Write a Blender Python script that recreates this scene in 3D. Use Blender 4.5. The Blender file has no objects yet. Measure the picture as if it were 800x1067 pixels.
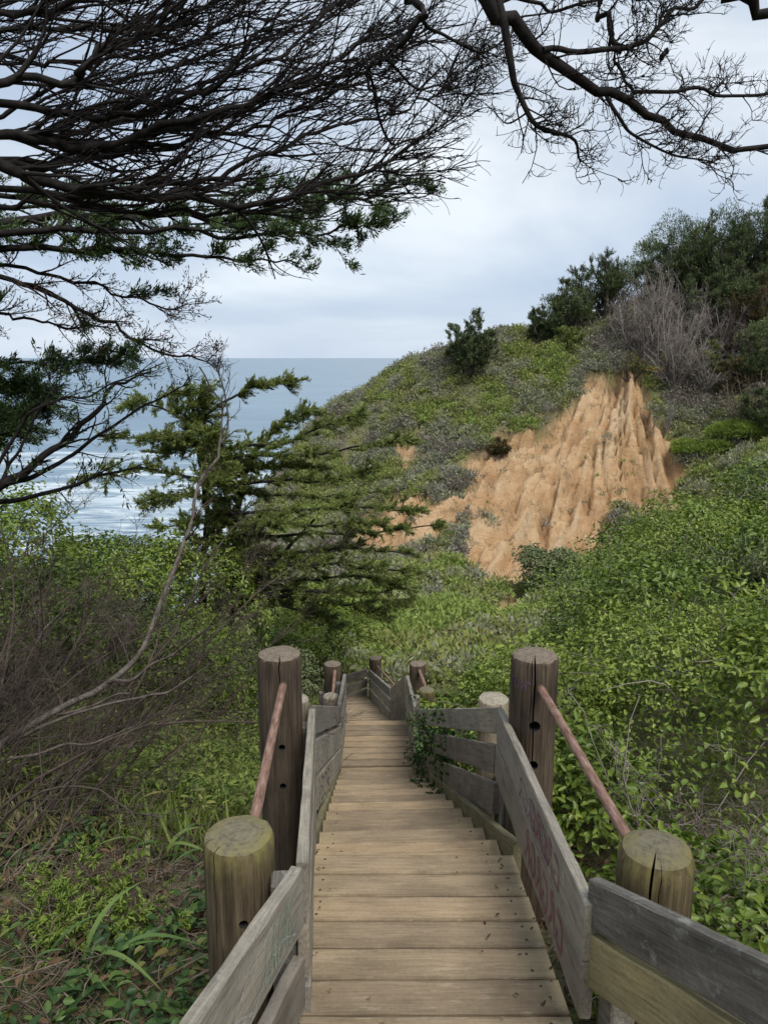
import bpy, math, random
import numpy as np
from mathutils import Matrix, Vector
rng = np.random.default_rng(7)
random.seed(7)
scene = bpy.context.scene
COL = scene.collection
PITCH = math.radians(11.4); CP, SP = math.cos(PITCH), math.sin(PITCH); F = 800.0
def P(px, py, z):
    """point seen in the photo at (px, py), z metres away along the view axis"""
    u = (px-400)/F*z; v = (533.5-py)/F*z
    return np.array([u, z*CP+v*SP, -z*SP+v*CP])
def norm(a): return a/np.maximum(np.linalg.norm(a, axis=-1, keepdims=True), 1e-9)
# ------------------------------------------------------------------ noise
def _h(i, j, k, s):
    n = (i*374761393 + j*668265263 + k*2147483647 + s*974711) & 0xffffffff
    n = ((n ^ (n >> 13))*1274126177) & 0xffffffff
    n = ((n ^ (n >> 15))*2246822519) & 0xffffffff
    return ((n ^ (n >> 16)) & 0xffff)/65535.0
def vnoise(x, y, z=None, s=0):
    x = np.asarray(x, float); y = np.asarray(y, float); z = np.zeros_like(x) if z is None else np.asarray(z, float)
    xi, yi, zi = np.floor(x).astype(np.int64), np.floor(y).astype(np.int64), np.floor(z).astype(np.int64)
    fx, fy, fz = x-xi, y-yi, z-zi
    fx, fy, fz = [f*f*(3-2*f) for f in (fx, fy, fz)]
    r = 0
    for a in (0, 1):
        for b in (0, 1):
            for c in (0, 1):
                r = r + _h(xi+a, yi+b, zi+c, s)*(fx if a else 1-fx)*(fy if b else 1-fy)*(fz if c else 1-fz)
    return r
def fbm(x, y, s=0, oct=4):
    r = 0; a = .5
    for o in range(oct):
        r = r + a*(vnoise(x*2**o, y*2**o, s=s+o)-.5); a *= .5
    return r
# ------------------------------------------------------------------ objects
def tag(o, label=None, cat=None, group=None, kind=None):
    if label: o['label'] = label
    if cat: o['category'] = cat
    if group: o['group'] = group
    if kind: o['kind'] = kind
    return o
def thing(name, loc, label, cat, group=None):
    o = bpy.data.objects.new(name, None); COL.objects.link(o); o.location = [float(c) for c in loc]
    o.empty_display_size = .2
    return tag(o, label, cat, group)
def make_mesh(name, V, F4=None, F3=None, rnd=None, smooth=False, mat=None):
    me = bpy.data.meshes.new(name)
    V = np.asarray(V, np.float32).reshape(-1, 3)
    parts = []; starts = []; tot = 0
    loops = []
    n4 = 0 if F4 is None else len(F4); n3 = 0 if F3 is None else len(F3)
    me.vertices.add(len(V)); me.vertices.foreach_set('co', V.ravel())
    if n4: loops.append(np.asarray(F4, np.int32).ravel())
    if n3: loops.append(np.asarray(F3, np.int32).ravel())
    L = np.concatenate(loops)
    me.loops.add(len(L)); me.loops.foreach_set('vertex_index', L)
    st = np.concatenate([np.arange(n4)*4, n4*4+np.arange(n3)*3]).astype(np.int32)
    me.polygons.add(n4+n3); me.polygons.foreach_set('loop_start', st)
    if smooth: me.polygons.foreach_set('use_smooth', np.ones(n4+n3, bool))
    if rnd is not None:
        a = me.attributes.new('rnd', 'FLOAT', 'FACE'); a.data.foreach_set('value', np.asarray(rnd, np.float32))
    me.update(calc_edges=True)
    if mat: me.materials.append(mat)
    return me
def link(name, me, parent=None):
    o = bpy.data.objects.new(name, me); COL.objects.link(o)
    if parent is not None: o.parent = parent
    return o
def part(name, V, F4=None, F3=None, mat=None, parent=None, rnd=None, smooth=False):
    V = np.asarray(V, float).reshape(-1, 3)
    if parent is not None:
        base = np.array(parent.location); q = parent.parent
        while q is not None: base = base+np.array(q.location); q = q.parent
        V = V-base
    return link(name, make_mesh(name, V, F4, F3, rnd, smooth, mat), parent)
def merge(geos):
    Vs, F4s, F3s, r4, r3, n = [], [], [], [], [], 0
    for g in geos:
        V, F4, F3, rnd = g
        V = np.asarray(V, float).reshape(-1, 3)
        k4 = 0 if F4 is None else len(F4); k3 = 0 if F3 is None else len(F3)
        if k4: F4s.append(np.asarray(F4)+n); r4.append(np.broadcast_to(rnd[:k4] if np.ndim(rnd) else rnd, (k4,)))
        if k3: F3s.append(np.asarray(F3)+n); r3.append(np.broadcast_to(rnd[k4:] if np.ndim(rnd) else rnd, (k3,)))
        Vs.append(V); n += len(V)
    return (np.concatenate(Vs), np.concatenate(F4s) if F4s else None, np.concatenate(F3s) if F3s else None,
            np.concatenate(r4+r3))
# ------------------------------------------------------------------ materials
def new_mat(name):
    m = bpy.data.materials.new(name); m.use_nodes = True
    nt = m.node_tree; b = nt.nodes['Principled BSDF']
    return m, nt, b
class NT:
    def __init__(s, nt): s.nt = nt
    def n(s, t, **kw):
        x = s.nt.nodes.new(t)
        for k, v in kw.items():
            if k.startswith('i_'): x.inputs[k[2:].replace('_', ' ')].default_value = v
            else: setattr(x, k, v)
        return x
    def l(s, a, b): s.nt.links.new(a, b)
    def ramp(s, fac, stops, interp='LINEAR'):
        r = s.n('ShaderNodeValToRGB'); cr = r.color_ramp; cr.interpolation = interp
        while len(cr.elements) < len(stops): cr.elements.new(.5)
        for e, (p, c) in zip(cr.elements, stops):
            e.position = p; e.color = (*c, 1) if len(c) == 3 else c
        s.l(fac, r.inputs[0]); return r.outputs[0]
    def mix(s, fac, a, b, mode='MIX'):
        m = s.n('ShaderNodeMix', data_type='RGBA', blend_type=mode)
        for src, idx in ((fac, 0), (a, 6), (b, 7)):
            if hasattr(src, 'is_output'): s.l(src, m.inputs[idx])
            else: m.inputs[idx].default_value = src if idx == 0 else (*src, 1)
        return m.outputs[2]
    def math(s, op, a, b=None, clamp=False):
        m = s.n('ShaderNodeMath', operation=op, use_clamp=clamp)
        for i, src in enumerate((a, b)):
            if src is None: continue
            if hasattr(src, 'is_output'): s.l(src, m.inputs[i])
            else: m.inputs[i].default_value = src
        return m.outputs[0]
    def noise(s, vec, scale, detail=4, rough=.6, dist=0):
        t = s.n('ShaderNodeTexNoise'); t.inputs['Scale'].default_value = scale
        t.inputs['Detail'].default_value = detail; t.inputs['Roughness'].default_value = rough
        t.inputs['Distortion'].default_value = dist
        if vec is not None: s.l(vec, t.inputs['Vector'])
        return t.outputs['Fac']
    def mapv(s, vec, scale=(1, 1, 1), loc=None):
        m = s.n('ShaderNodeMapping'); m.inputs['Scale'].default_value = scale
        s.l(vec, m.inputs['Vector'])
        if loc is not None: s.l(loc, m.inputs['Location'])
        return m.outputs[0]
def leaf_mat(name, stops, rough=.5, trans=.3, spec=.3, patch=None):
    m, nt, b = new_mat(name); N = NT(nt)
    at = N.n('ShaderNodeAttribute', attribute_name='rnd')
    c = N.ramp(at.outputs['Fac'], stops)
    if patch:
        g = N.n('ShaderNodeNewGeometry')
        f = N.noise(g.outputs['Position'], patch[0], 3)
        f = N.ramp(f, [(.42, (0, 0, 0)), (.6, (1, 1, 1))])
        c = N.mix(f, c, patch[1], 'MULTIPLY')
    N.l(c, b.inputs['Base Color']); b.inputs['Roughness'].default_value = rough
    b.inputs['Specular IOR Level'].default_value = spec
    if trans:
        t = N.n('ShaderNodeBsdfTranslucent'); N.l(c, t.inputs['Color'])
        mx = N.n('ShaderNodeMixShader'); mx.inputs[0].default_value = trans
        N.l(b.outputs[0], mx.inputs[1]); N.l(t.outputs[0], mx.inputs[2])
        N.l(mx.outputs[0], nt.nodes['Material Output'].inputs['Surface'])
    return m
def bark_mat(name, a, c, scale=8):
    m, nt, b = new_mat(name); N = NT(nt)
    g = N.n('ShaderNodeNewGeometry')
    f = N.noise(g.outputs['Position'], scale, 5, .7)
    N.l(N.ramp(f, [(.35, a), (.65, c)]), b.inputs['Base Color']); b.inputs['Roughness'].default_value = .9
    b.inputs['Specular IOR Level'].default_value = .15
    return m
def wood_mat(name, dark, mid, pale, stain=None, stainamt=0., lichen=None, rough=.85, lich_scale=9, lich_cut=.58, seamdirt=None):
    """weathered timber, grain along object x; stain/lichen are surface growth with shapes of their own"""
    m, nt, b = new_mat(name); N = NT(nt)
    tc = N.n('ShaderNodeTexCoord'); oi = N.n('ShaderNodeObjectInfo')
    off = N.n('ShaderNodeCombineXYZ'); 
    k = N.math('MULTIPLY', oi.outputs['Random'], 37.)
    for i in range(3): N.l(k, off.inputs[i])
    v = N.mapv(tc.outputs['Object'], (2.2, 42, 42), off.outputs[0])
    v2 = N.mapv(tc.outputs['Object'], (5, 150, 150), off.outputs[0])
    speck = N.noise(tc.outputs['Object'], 55, 4, .75)
    v3 = N.mapv(tc.outputs['Object'], (2.5, 4, 4), off.outputs[0])
    grain = N.noise(v, 1.5, 6, .65, .6); fine = N.noise(v2, 1.2, 3, .6)
    big = N.noise(v3, 1.3, 4, .6)
    f = N.math('ADD', N.math('ADD', N.math('MULTIPLY', grain, .42), N.math('MULTIPLY', fine, .33)), N.math('MULTIPLY', speck, .25))
    c = N.ramp(f, [(.34, dark), (.5, mid), (.68, pale)])
    var = N.ramp(oi.outputs['Random'], [(0, (.72, .72, .74)), (.5, (.95, .95, .95)), (1, (1.18, 1.14, 1.08))])
    c = N.mix(1., c, var, 'MULTIPLY')
    blot = N.ramp(big, [(.3, (.62, .62, .62)), (.55, (1, 1, 1)), (.75, (1.25, 1.22, 1.15))])
    c = N.mix(.8, c, blot, 'MULTIPLY')
    if lichen:
        ln = N.noise(N.mapv(tc.outputs['Object'], (1, 1.5, 1.5), off.outputs[0]), lich_scale, 6, .75, .4)
        lf = N.ramp(ln, [(lich_cut, (0, 0, 0)), (lich_cut+.1, (1, 1, 1))])
        c = N.mix(N.math('MULTIPLY', lf, .75), c, lichen)
    if stain:
        sx = N.n('ShaderNodeSeparateXYZ'); N.l(tc.outputs['Object'], sx.inputs[0])
        e = N.math('ABSOLUTE', N.math('SUBTRACT', sx.outputs[0], 0.0))
        e = N.math('ADD', e, N.math('MULTIPLY', N.math('SUBTRACT', big, .5), .5))
        sf = N.ramp(e, [(.36, (0, 0, 0)), (.5, (1, 1, 1))])
        c = N.mix(N.math('MULTIPLY', sf, stainamt), c, stain)
    if seamdirt:
        sy = N.n('ShaderNodeSeparateXYZ'); N.l(tc.outputs['Object'], sy.inputs[0])
        ed = N.math('ADD', N.math('ABSOLUTE', sy.outputs[1]), N.math('MULTIPLY', N.math('SUBTRACT', N.noise(N.mapv(tc.outputs['Object'], (6, 1, 1), off.outputs[0]), 2, 5, .7), .5), .05))
        df_ = N.ramp(N.math('MULTIPLY', ed, 8.), [(.56, (0, 0, 0)), (.74, (1, 1, 1))])
        c = N.mix(N.math('MULTIPLY', df_, .5), c, seamdirt)
        wr = N.noise(N.mapv(tc.outputs['Object'], (2.5, 9, 9), off.outputs[0]), 3, 6, .8)
        c = N.mix(N.ramp(wr, [(.56, (0, 0, 0)), (.68, (.5, .5, .5))]), c, (.40, .335, .245))
        c = N.mix(N.ramp(wr, [(.30, (.35, .35, .35)), (.40, (0, 0, 0))]), c, (.14, .105, .07))
    N.l(c, b.inputs['Base Color'])
    b.inputs['Roughness'].default_value = rough; b.inputs['Specular IOR Level'].default_value = .25
    bp = N.n('ShaderNodeBump'); bp.inputs['Strength'].default_value = .45; bp.inputs['Distance'].default_value = .004
    N.l(f, bp.inputs['Height']); N.l(bp.outputs[0], b.inputs['Normal'])
    return m
def log_mat(name, dark, mid, pale, moss=None, topcol=(.3, .26, .19)):
    m, nt, b = new_mat(name); N = NT(nt)
    tc = N.n('ShaderNodeTexCoord'); oi = N.n('ShaderNodeObjectInfo'); g = N.n('ShaderNodeNewGeometry')
    off = N.n('ShaderNodeCombineXYZ'); k = N.math('MULTIPLY', oi.outputs['Random'], 23.)
    for i in range(3): N.l(k, off.inputs[i])
    grain = N.noise(N.mapv(tc.outputs['Object'], (16, 16, 1.0), off.outputs[0]), 2, 6, .7, .3)
    fine = N.noise(N.mapv(tc.outputs['Object'], (60, 60, 2.), off.outputs[0]), 2, 3, .6)
    big = N.noise(N.mapv(tc.outputs['Object'], (3, 3, 2), off.outputs[0]), 1.5, 4, .6)
    f = N.math('ADD', N.math('MULTIPLY', grain, .6), N.math('MULTIPLY', fine, .4))
    side = N.ramp(f, [(.34, dark), (.5, mid), (.68, pale)])
    side = N.mix(.8, side, N.ramp(big, [(.3, (.6, .58, .56)), (.6, (1.1, 1.06, 1)), ]), 'MULTIPLY')
    sx = N.n('ShaderNodeSeparateXYZ'); N.l(tc.outputs['Object'], sx.inputs[0])
    cx = N.n('ShaderNodeCombineXYZ'); N.l(sx.outputs[0], cx.inputs[0]); N.l(sx.outputs[1], cx.inputs[1])
    ln = N.n('ShaderNodeVectorMath', operation='LENGTH'); N.l(cx.outputs[0], ln.inputs[0])
    rr = N.math('ADD', N.math('MULTIPLY', ln.outputs['Value'], 260.), N.math('MULTIPLY', big, 26.))
    rings = N.math('ADD', N.math('MULTIPLY', N.math('SINE', rr), .035), N.noise(tc.outputs['Object'], 28, 6, .8))
    top = N.ramp(rings, [(.3, tuple(.45*t for t in topcol)), (.5, topcol), (.7, tuple(1.35*t for t in topcol))])
    nz = N.n('ShaderNodeSeparateXYZ'); N.l(g.outputs['Normal'], nz.inputs[0])
    tf = N.ramp(nz.outputs[2], [(.45, (0, 0, 0)), (.6, (1, 1, 1))])
    c = N.mix(tf, side, top)
    if moss:
        mz = N.math('ADD', N.math('MULTIPLY', sx.outputs[2], 7.), 1.15)
        mn = N.noise(N.mapv(tc.outputs['Object'], (1, 1, .4)), 14, 5, .75)
        mf = N.math('MULTIPLY', N.ramp(mz, [(0, (0, 0, 0)), (.9, (1, 1, 1))]), N.ramp(mn, [(.36, (0, 0, 0)), (.6, (1, 1, 1))]))
        mr = N.ramp(ln.outputs['Value'], [(.05, (.15, .15, .15)), (.11, (1, 1, 1))])
        c = N.mix(N.math('MULTIPLY', N.math('MULTIPLY', mf, mr), .85), c, moss)
    N.l(c, b.inputs['Base Color']); b.inputs['Roughness'].default_value = .9
    b.inputs['Specular IOR Level'].default_value = .2
    bp = N.n('ShaderNodeBump'); bp.inputs['Strength'].default_value = .6; bp.inputs['Distance'].default_value = .008
    N.l(f, bp.inputs['Height']); N.l(bp.outputs[0], b.inputs['Normal'])
    return m
def flat_mat(name, col, rough=.8, var=.25, scale=20):
    m, nt, b = new_mat(name); N = NT(nt)
    tc = N.n('ShaderNodeTexCoord')
    f = N.noise(tc.outputs['Object'], scale, 4, .7)
    N.l(N.ramp(f, [(.3, tuple(c*(1-var) for c in col)), (.7, tuple(c*(1+var) for c in col))]), b.inputs['Base Color'])
    b.inputs['Roughness'].default_value = rough
    return m

M = {}
M['deck'] = wood_mat('deck_timber', (.19, .14, .086), (.30, .228, .146), (.385, .302, .204), stain=(.34, .285, .15), stainamt=.4, seamdirt=(.085, .066, .045))
M['rail'] = wood_mat('grey_weathered_timber', (.125, .112, .09), (.26, .236, .192), (.40, .365, .305), lichen=(.36, .37, .32), lich_cut=.6)
M['rail_brown'] = wood_mat('brown_weathered_timber', (.10, .085, .065), (.23, .20, .16), (.34, .30, .25), lichen=(.3, .28, .14), lich_cut=.66)
M['rail_dark'] = wood_mat('dark_weathered_timber', (.06, .055, .046), (.15, .138, .118), (.27, .25, .215), lichen=(.27, .27, .235), lich_cut=.56)
M['stringer'] = wood_mat('algae_stained_timber', (.12, .10, .06), (.25, .22, .12), (.38, .35, .2))
M['log'] = log_mat('brown_log', (.03, .023, .017), (.078, .06, .044), (.14, .112, .085), topcol=(.16, .13, .098))
M['log_mossy'] = log_mat('mossy_log', (.03, .023, .014), (.085, .066, .042), (.19, .15, .10), moss=(.17, .15, .05), topcol=(.135, .12, .085))
M['log_pale'] = log_mat('pale_log', (.12, .1, .075), (.26, .22, .17), (.36, .32, .25), topcol=(.27, .24, .185))
def pipe_mat():
    m, nt, b = new_mat('rusty_painted_pipe'); N = NT(nt)
    tc = N.n('ShaderNodeTexCoord')
    f = N.noise(N.mapv(tc.outputs['Object'], (5, 30, 30)), 2, 5, .75)
    c = N.ramp(f, [(.34, (.085, .04, .024)), (.46, (.185, .10, .066)), (.58, (.245, .15, .11)), (.70, (.38, .32, .28))])
    N.l(c, b.inputs['Base Color']); b.inputs['Roughness'].default_value = .6
    return m
M['pipe'] = pipe_mat()
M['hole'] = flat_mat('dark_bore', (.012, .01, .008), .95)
def worn_paint(name, col, cut):
    m, nt, b = new_mat(name); N = NT(nt); tc = N.n('ShaderNodeTexCoord')
    f = N.noise(N.mapv(tc.outputs['Object'], (22, 60, 60)), 1.5, 5, .75)
    N.l(N.ramp(f, [(cut-.05, (0, 0, 0)), (cut+.12, (.75, .75, .75))]), b.inputs['Alpha'])
    b.inputs['Base Color'].default_value = (*col, 1); b.inputs['Roughness'].default_value = .8
    return m
M['bolt'] = flat_mat('galvanised_bolt', (.35, .35, .36), .45)
M['nail'] = flat_mat('rusty_nail_head', (.05, .035, .028), .7)
M['red_paint'] = worn_paint('faded_red_spray_paint', (.24, .06, .07), .40)
M['purple_paint'] = worn_paint('faded_purple_spray_paint', (.14, .07, .15), .36)
M['green_paint'] = worn_paint('faded_green_chalk', (.21, .36, .26), .42)
M['pale_paint'] = worn_paint('faded_pale_chalk', (.42, .42, .40), .44)
M['black_paint'] = worn_paint('black_marker', (.03, .028, .03), .34)

# ------------------------------------------------------------------ vegetation geometry
def leaves(pos, d, n, L, W, fold=.25, rnd=None):
    N_ = len(pos); d = norm(d); n = norm(n-(n*d).sum(1, keepdims=True)*d); s = np.cross(d, n)
    L = np.broadcast_to(L, (N_,))[:, None]; W = np.broadcast_to(W, (N_,))[:, None]
    up = n*W*fold
    droop = -n*L*.12
    V = np.stack([pos, pos+d*L*.28+s*W*.45+up, pos+d*L*.66+s*W*.36+up, pos+d*L+droop,
                  pos+d*L*.66-s*W*.36+up, pos+d*L*.28-s*W*.45+up], 1).reshape(-1, 3)
    b = (np.arange(N_)*6)[:, None]
    Fq = np.concatenate([b+np.array([0, 3, 2, 1]), b+np.array([0, 5, 4, 3])])
    if rnd is None: rnd = rng.random(N_)
    return V, Fq, None, np.concatenate([rnd, rnd])
def blades(pos, d, n, L, W, rnd=None):
    """one narrow quad each"""
    N_ = len(pos); d = norm(d); n = norm(n-(n*d).sum(1, keepdims=True)*d); s = np.cross(d, n)
    L = np.broadcast_to(L, (N_,))[:, None]; W = np.broadcast_to(W, (N_,))[:, None]
    V = np.stack([pos-s*W*.2, pos+d*L*.5-s*W*.5, pos+d*L, pos+d*L*.5+s*W*.5], 1).reshape(-1, 3)
    b = (np.arange(N_)*4)[:, None]
    if rnd is None: rnd = rng.random(N_)
    return V, b+np.array([0, 1, 2, 3]), None, rnd
def tubes(Pp, R, sides=4):
    N_, K = R.shape
    t = norm(np.gradient(Pp, axis=1))
    ov = norm(Pp[:, -1]-Pp[:, 0])
    ref = np.where(np.abs(ov[:, 2:3]) < .8, np.array([[0, 0, 1.]]), np.array([[1., 0, 0]]))[:, None, :]
    n = norm(np.cross(t, ref)); bn = np.cross(t, n)
    a = np.arange(sides)*2*math.pi/sides
    V = Pp[:, :, None, :]+R[:, :, None, None]*(np.cos(a)[None, None, :, None]*n[:, :, None, :]+np.sin(a)[None, None, :, None]*bn[:, :, None, :])
    base = (np.arange(N_)*K*sides)[:, None, None]+(np.arange(K-1)*sides)[None, :, None]
    i = np.arange(sides)[None, None, :]; j = (i+1) % sides
    Fq = np.stack([base+i, base+j, base+j+sides, base+i+sides], -1).reshape(-1, 4)
    return V.reshape(-1, 3), Fq, None, np.repeat(rng.random(N_), (K-1)*sides)
def spline(pts, K):
    pts = np.asarray(pts, float); n = len(pts)
    p = np.vstack([2*pts[0]-pts[1], pts, 2*pts[-1]-pts[-2]])
    t = np.linspace(0, n-1-1e-6, K); i = t.astype(int); f = (t-i)[:, None]
    a, b, c, d = p[i], p[i+1], p[i+2], p[i+3]
    return .5*(2*b+(c-a)*f+(2*a-5*b+4*c-d)*f*f+(3*b-a-3*c+d)*f**3)
def limb(pix, r0, r1, K=24, wob=.02, power=1.):
    """limb through (px, py, z) points"""
    p = spline([P(*q) for q in pix], K)
    L = np.linalg.norm(np.diff(p, axis=0), axis=1).sum()
    s = rng.random()*50; t = np.linspace(0, L*6, K)
    p = p+wob*np.stack([vnoise(t, t*0+s, s=1)-.5, vnoise(t, t*0+s, s=2)-.5, vnoise(t, t*0+s, s=3)-.5], 1)*2
    r = r0+(r1-r0)*np.linspace(0, 1, K)**power
    return p, r
def stack(limbs):
    return np.stack([l[0] for l in limbs]), np.stack([l[1] for l in limbs])
def grow(Pp, Rp, per, ang, length, K=6, bias=(0, 0, .3), wob=.12, t0=.15, rscale=.6, flat=0., rmin=.002, lentaper=.5, bend=0.5, tip=.35):
    """side shoots on an array of polylines"""
    N_, Kp, _ = Pp.shape; bias = np.asarray(bias, float)
    idx = np.repeat(np.arange(N_), per); n = len(idx)
    t = t0+(1-t0)*rng.random(n); q = t*(Kp-1); i = np.minimum(q.astype(int), Kp-2); f = (q-i)[:, None]
    p0 = Pp[idx, i]*(1-f)+Pp[idx, i+1]*f
    tg = norm(Pp[idx, i+1]-Pp[idx, i])
    r0 = (Rp[idx, i]*(1-f[:, 0])+Rp[idx, i+1]*f[:, 0])*rscale*(.7+.5*rng.random(n))
    rv = rng.normal(size=(n, 3)); rv[:, 2] *= (1-flat)
    pr = norm(rv-(rv*tg).sum(1, keepdims=True)*tg)
    a = np.radians(ang[0]+(ang[1]-ang[0])*rng.random(n))[:, None]
    d = norm(tg*np.cos(a)+pr*np.sin(a)+bias*.4)
    L = (length[0]+(length[1]-length[0])*rng.random(n)**1.3)*(1-lentaper*t)
    out = np.zeros((n, K, 3)); out[:, 0] = p0
    st = (L/(K-1))[:, None]
    w = rng.normal(size=(n, 3))*wob
    for k in range(1, K):
        w = w*.5+rng.normal(size=(n, 3))*wob
        d = norm(d+w+bias*bend/K)
        out[:, k] = out[:, k-1]+d*st
    R = np.maximum(r0, rmin)[:, None]*(1-(1-tip)*np.linspace(0, 1, K))[None]
    return out, np.maximum(R, rmin*.6)
def tuft_pts(Pp, per, t0=.2):
    N_, Kp, _ = Pp.shape; idx = np.repeat(np.arange(N_), per); n = len(idx)
    t = t0+(1-t0)*rng.random(n); q = t*(Kp-1); i = np.minimum(q.astype(int), Kp-2); f = (q-i)[:, None]
    return Pp[idx, i]*(1-f)+Pp[idx, i+1]*f, norm(Pp[idx, i+1]-Pp[idx, i])

# ------------------------------------------------------------------ terrain
def g(px, py, z, dz=0.):
    p = P(px, py, z); return (p[0], p[1], p[2]-dz)
ctrl = []
# along the walk
ctrl += [(.1, -3, -1.3), (.1, 0, -2.05), (.15, 2, -2.45), (.15, 3.4, -2.75), (0, 5.5, -3.85), (-.1, 7.6, -4.8), (-.1, 9.3, -5.1), (-.15, 11, -5.9), (-.6, 13.5, -6.7)]
# left of the walk
ctrl += [(-1.3, 3, -2.85), (-1, 1, -2.35), (-3, .5, -2.2), (-2.2, 5.5, -3.4), (-1.4, 5, -3.6), (-3.8, 9.5, -4.6), (-1.6, 7.5, -4.7), (-2, 12, -6), (-3, 16, -6.9), (-8, 8, -4.0), (-6, 4, -3.0), (-8, 14, -5.4),
         (-14, 14, -5.6), (-12, 22, -7.8), (-20, 24, -10), (-5, 22, -8.6), (-14, 30, -13), (-7, 31, -11.5), (-24, 34, -20), (-14, 44, -22), (-30, 60, -36), (-16, 60, -27)]
# right bank (under the brambles)
bank = [(800, 490, 13), (740, 525, 12.7), (700, 550, 12.5), (620, 590, 12.2), (560, 620, 11.8), (525, 660, 11.5), (470, 697, 11), (700, 640, 8.8), (790, 590, 8.5), (620, 700, 6.8),
        (620, 800, 5), (760, 700, 6), (800, 800, 4.4), (770, 940, 3.2), (600, 860, 4.6), (500, 760, 7.6)]
ctrl += [g(*b, .62+.045*max(0, b[2]-4)) for b in bank]
ctrl += [(1.6, 1, -2.15), (3, 0, -1.6), (6, 5, -1.6), (9, 12, -1.7), (8, 17.5, -5.2), (4, 17, -7.0), (2, 15.5, -6.9), (13, 19, -5.2), (15, 13, -1.5), (20, 20, -4.5), (18, 28, -6.5), (26, 34, -3)]
# gully and far hillside
hill = [(400, 690, 18), (420, 640, 26), (420, 600, 32), (450, 560, 37), (440, 520, 41), (500, 640, 27), (520, 600, 33), (580, 600, 36), (520, 540, 40), (600, 520, 41), (600, 560, 38.5),
        (690, 520, 41.5), (480, 480, 44.5), (560, 470, 44), (640, 460, 44), (690, 470, 43.5), (760, 450, 43), (560, 420, 47.5), (620, 392, 47.5), (660, 400, 46.5), (480, 420, 49), (420, 440, 50), (380, 480, 49), (360, 520, 46), (350, 560, 42), (340, 600, 38),
        (430, 378, 56), (375, 415, 56), (335, 433, 56), (490, 362, 54), (560, 345, 54), (640, 335, 53), (720, 300, 53), (800, 285, 51), (760, 380, 47), (800, 400, 44), (800, 470, 38), (330, 640, 24), (300, 560, 40), (300, 500, 48)]
ctrl += [g(*h) for h in hill]
# behind the ridge, seaward fall, far ring
ctrl += [(2, 66, -7), (9, 66, -4), (17, 66, -1), (26, 66, 3), (-4, 68, -12), (-10, 56, -14), (36, 50, 6), (36, 62, 6), (40, 30, 2), (-10, 90, -38), (15, 95, -30), (40, 95, -6),
         (-60, -20, -2), (-60, 25, -32), (-60, 80, -46), (-25, 110, -46), (30, 125, -40), (90, 110, 4), (90, 40, 6), (90, -20, 5), (0, -30, 3), (-30, 5, -4), (30, 0, 1)]
ctrl = np.array(ctrl, float)
def tps_fit(c, lam=.02):
    n = len(c); d = np.linalg.norm(c[:, None, :2]-c[None, :, :2], axis=2)/10
    Kk = np.where(d > 0, d*d*np.log(np.maximum(d, 1e-9)), 0)+lam*np.eye(n)
    A = np.zeros((n+3, n+3)); A[:n, :n] = Kk; A[:n, n] = 1; A[:n, n+1:] = c[:, :2]/10; A[n:, :n] = A[:n, n:].T
    return np.linalg.solve(A, np.concatenate([c[:, 2], np.zeros(3)]))
W_ = tps_fit(ctrl)
# boardwalk centre line: (y, x left, x right, deck z)
DECK = np.array([(-2, -.36, .66, -1.556), (0, -.36, .66, -1.87), (3.375, -.36, .635, -2.40), (7.7, -.47, .33, -4.39), (9.25, -.52, .32, -4.63), (10.65, -.66, .1, -5.40), (13.6, -1.1, -.25, -6.32)])
def deckz(y): return np.interp(y, DECK[:, 0], DECK[:, 3])
def deckl(y): return np.interp(y, DECK[:, 0], DECK[:, 1])
def deckr(y): return np.interp(y, DECK[:, 0], DECK[:, 2])
def Hbase(x, y):
    x = np.clip(np.asarray(x, float), -60, 90); y = np.clip(np.asarray(y, float), -30, 125)
    sh = x.shape; x = x.ravel(); y = y.ravel(); out = np.empty(len(x)); n = len(ctrl)
    for s in range(0, len(x), 20000):
        xs, ys = x[s:s+20000], y[s:s+20000]
        d = np.hypot(xs[:, None]-ctrl[None, :, 0], ys[:, None]-ctrl[None, :, 1])/10
        out[s:s+20000] = np.where(d > 0, d*d*np.log(np.maximum(d, 1e-9)), 0)@W_[:n]+W_[n]+(xs*W_[n+1]+ys*W_[n+2])/10
    return out.reshape(sh)
def raycast(px, py, zmax=70):
    zz = np.arange(3, zmax, .25); pts = np.stack([P(px, py, z) for z in zz])
    below = pts[:, 2] < Hbase(pts[:, 0], pts[:, 1])
    i = np.argmax(below) if below.any() else len(zz)-1
    return pts[i]
def inside(poly, x, y):
    r = np.zeros(np.shape(x), bool); n = len(poly)
    for i in range(n):
        x1, y1 = poly[i]; x2, y2 = poly[(i+1) % n]
        c = ((y1 > y) != (y2 > y))
        with np.errstate(divide='ignore', invalid='ignore'):
            r ^= c & (x < (x2-x1)*(y-y1)/(y2-y1+1e-12)+x1)
    return r
def farcast(px, py):
    zz = np.arange(24, 70, .2); pts = np.stack([P(px, py, z) for z in zz])
    below = pts[:, 2] < Hbase(pts[:, 0], pts[:, 1])
    i = np.argmax(below) if below.any() else len(zz)-1
    return pts[i][:2]
scar_pix = [(640, 378), (668, 392), (684, 440), (700, 490), (708, 525), (686, 548), (650, 540), (636, 558), (606, 588), (580, 598), (545, 606), (512, 606), (480, 582), (484, 520), (494, 470), (520, 448), (545, 452), (574, 437), (604, 410), (626, 388)]
scar2_pix = [(405, 458), (430, 455), (440, 480), (436, 505), (470, 520), (486, 548), (478, 575), (440, 572), (400, 580), (360, 575), (370, 540), (395, 520), (405, 500)]
SCAR = np.array([farcast(*p) for p in scar_pix]); SCAR2 = np.array([farcast(*p) for p in scar2_pix])
STREAK = np.array([farcast(*p) for p in [(470, 655), (500, 640), (540, 615), (556, 618), (520, 648), (490, 668)]])
APEX = farcast(648, 352)
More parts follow.
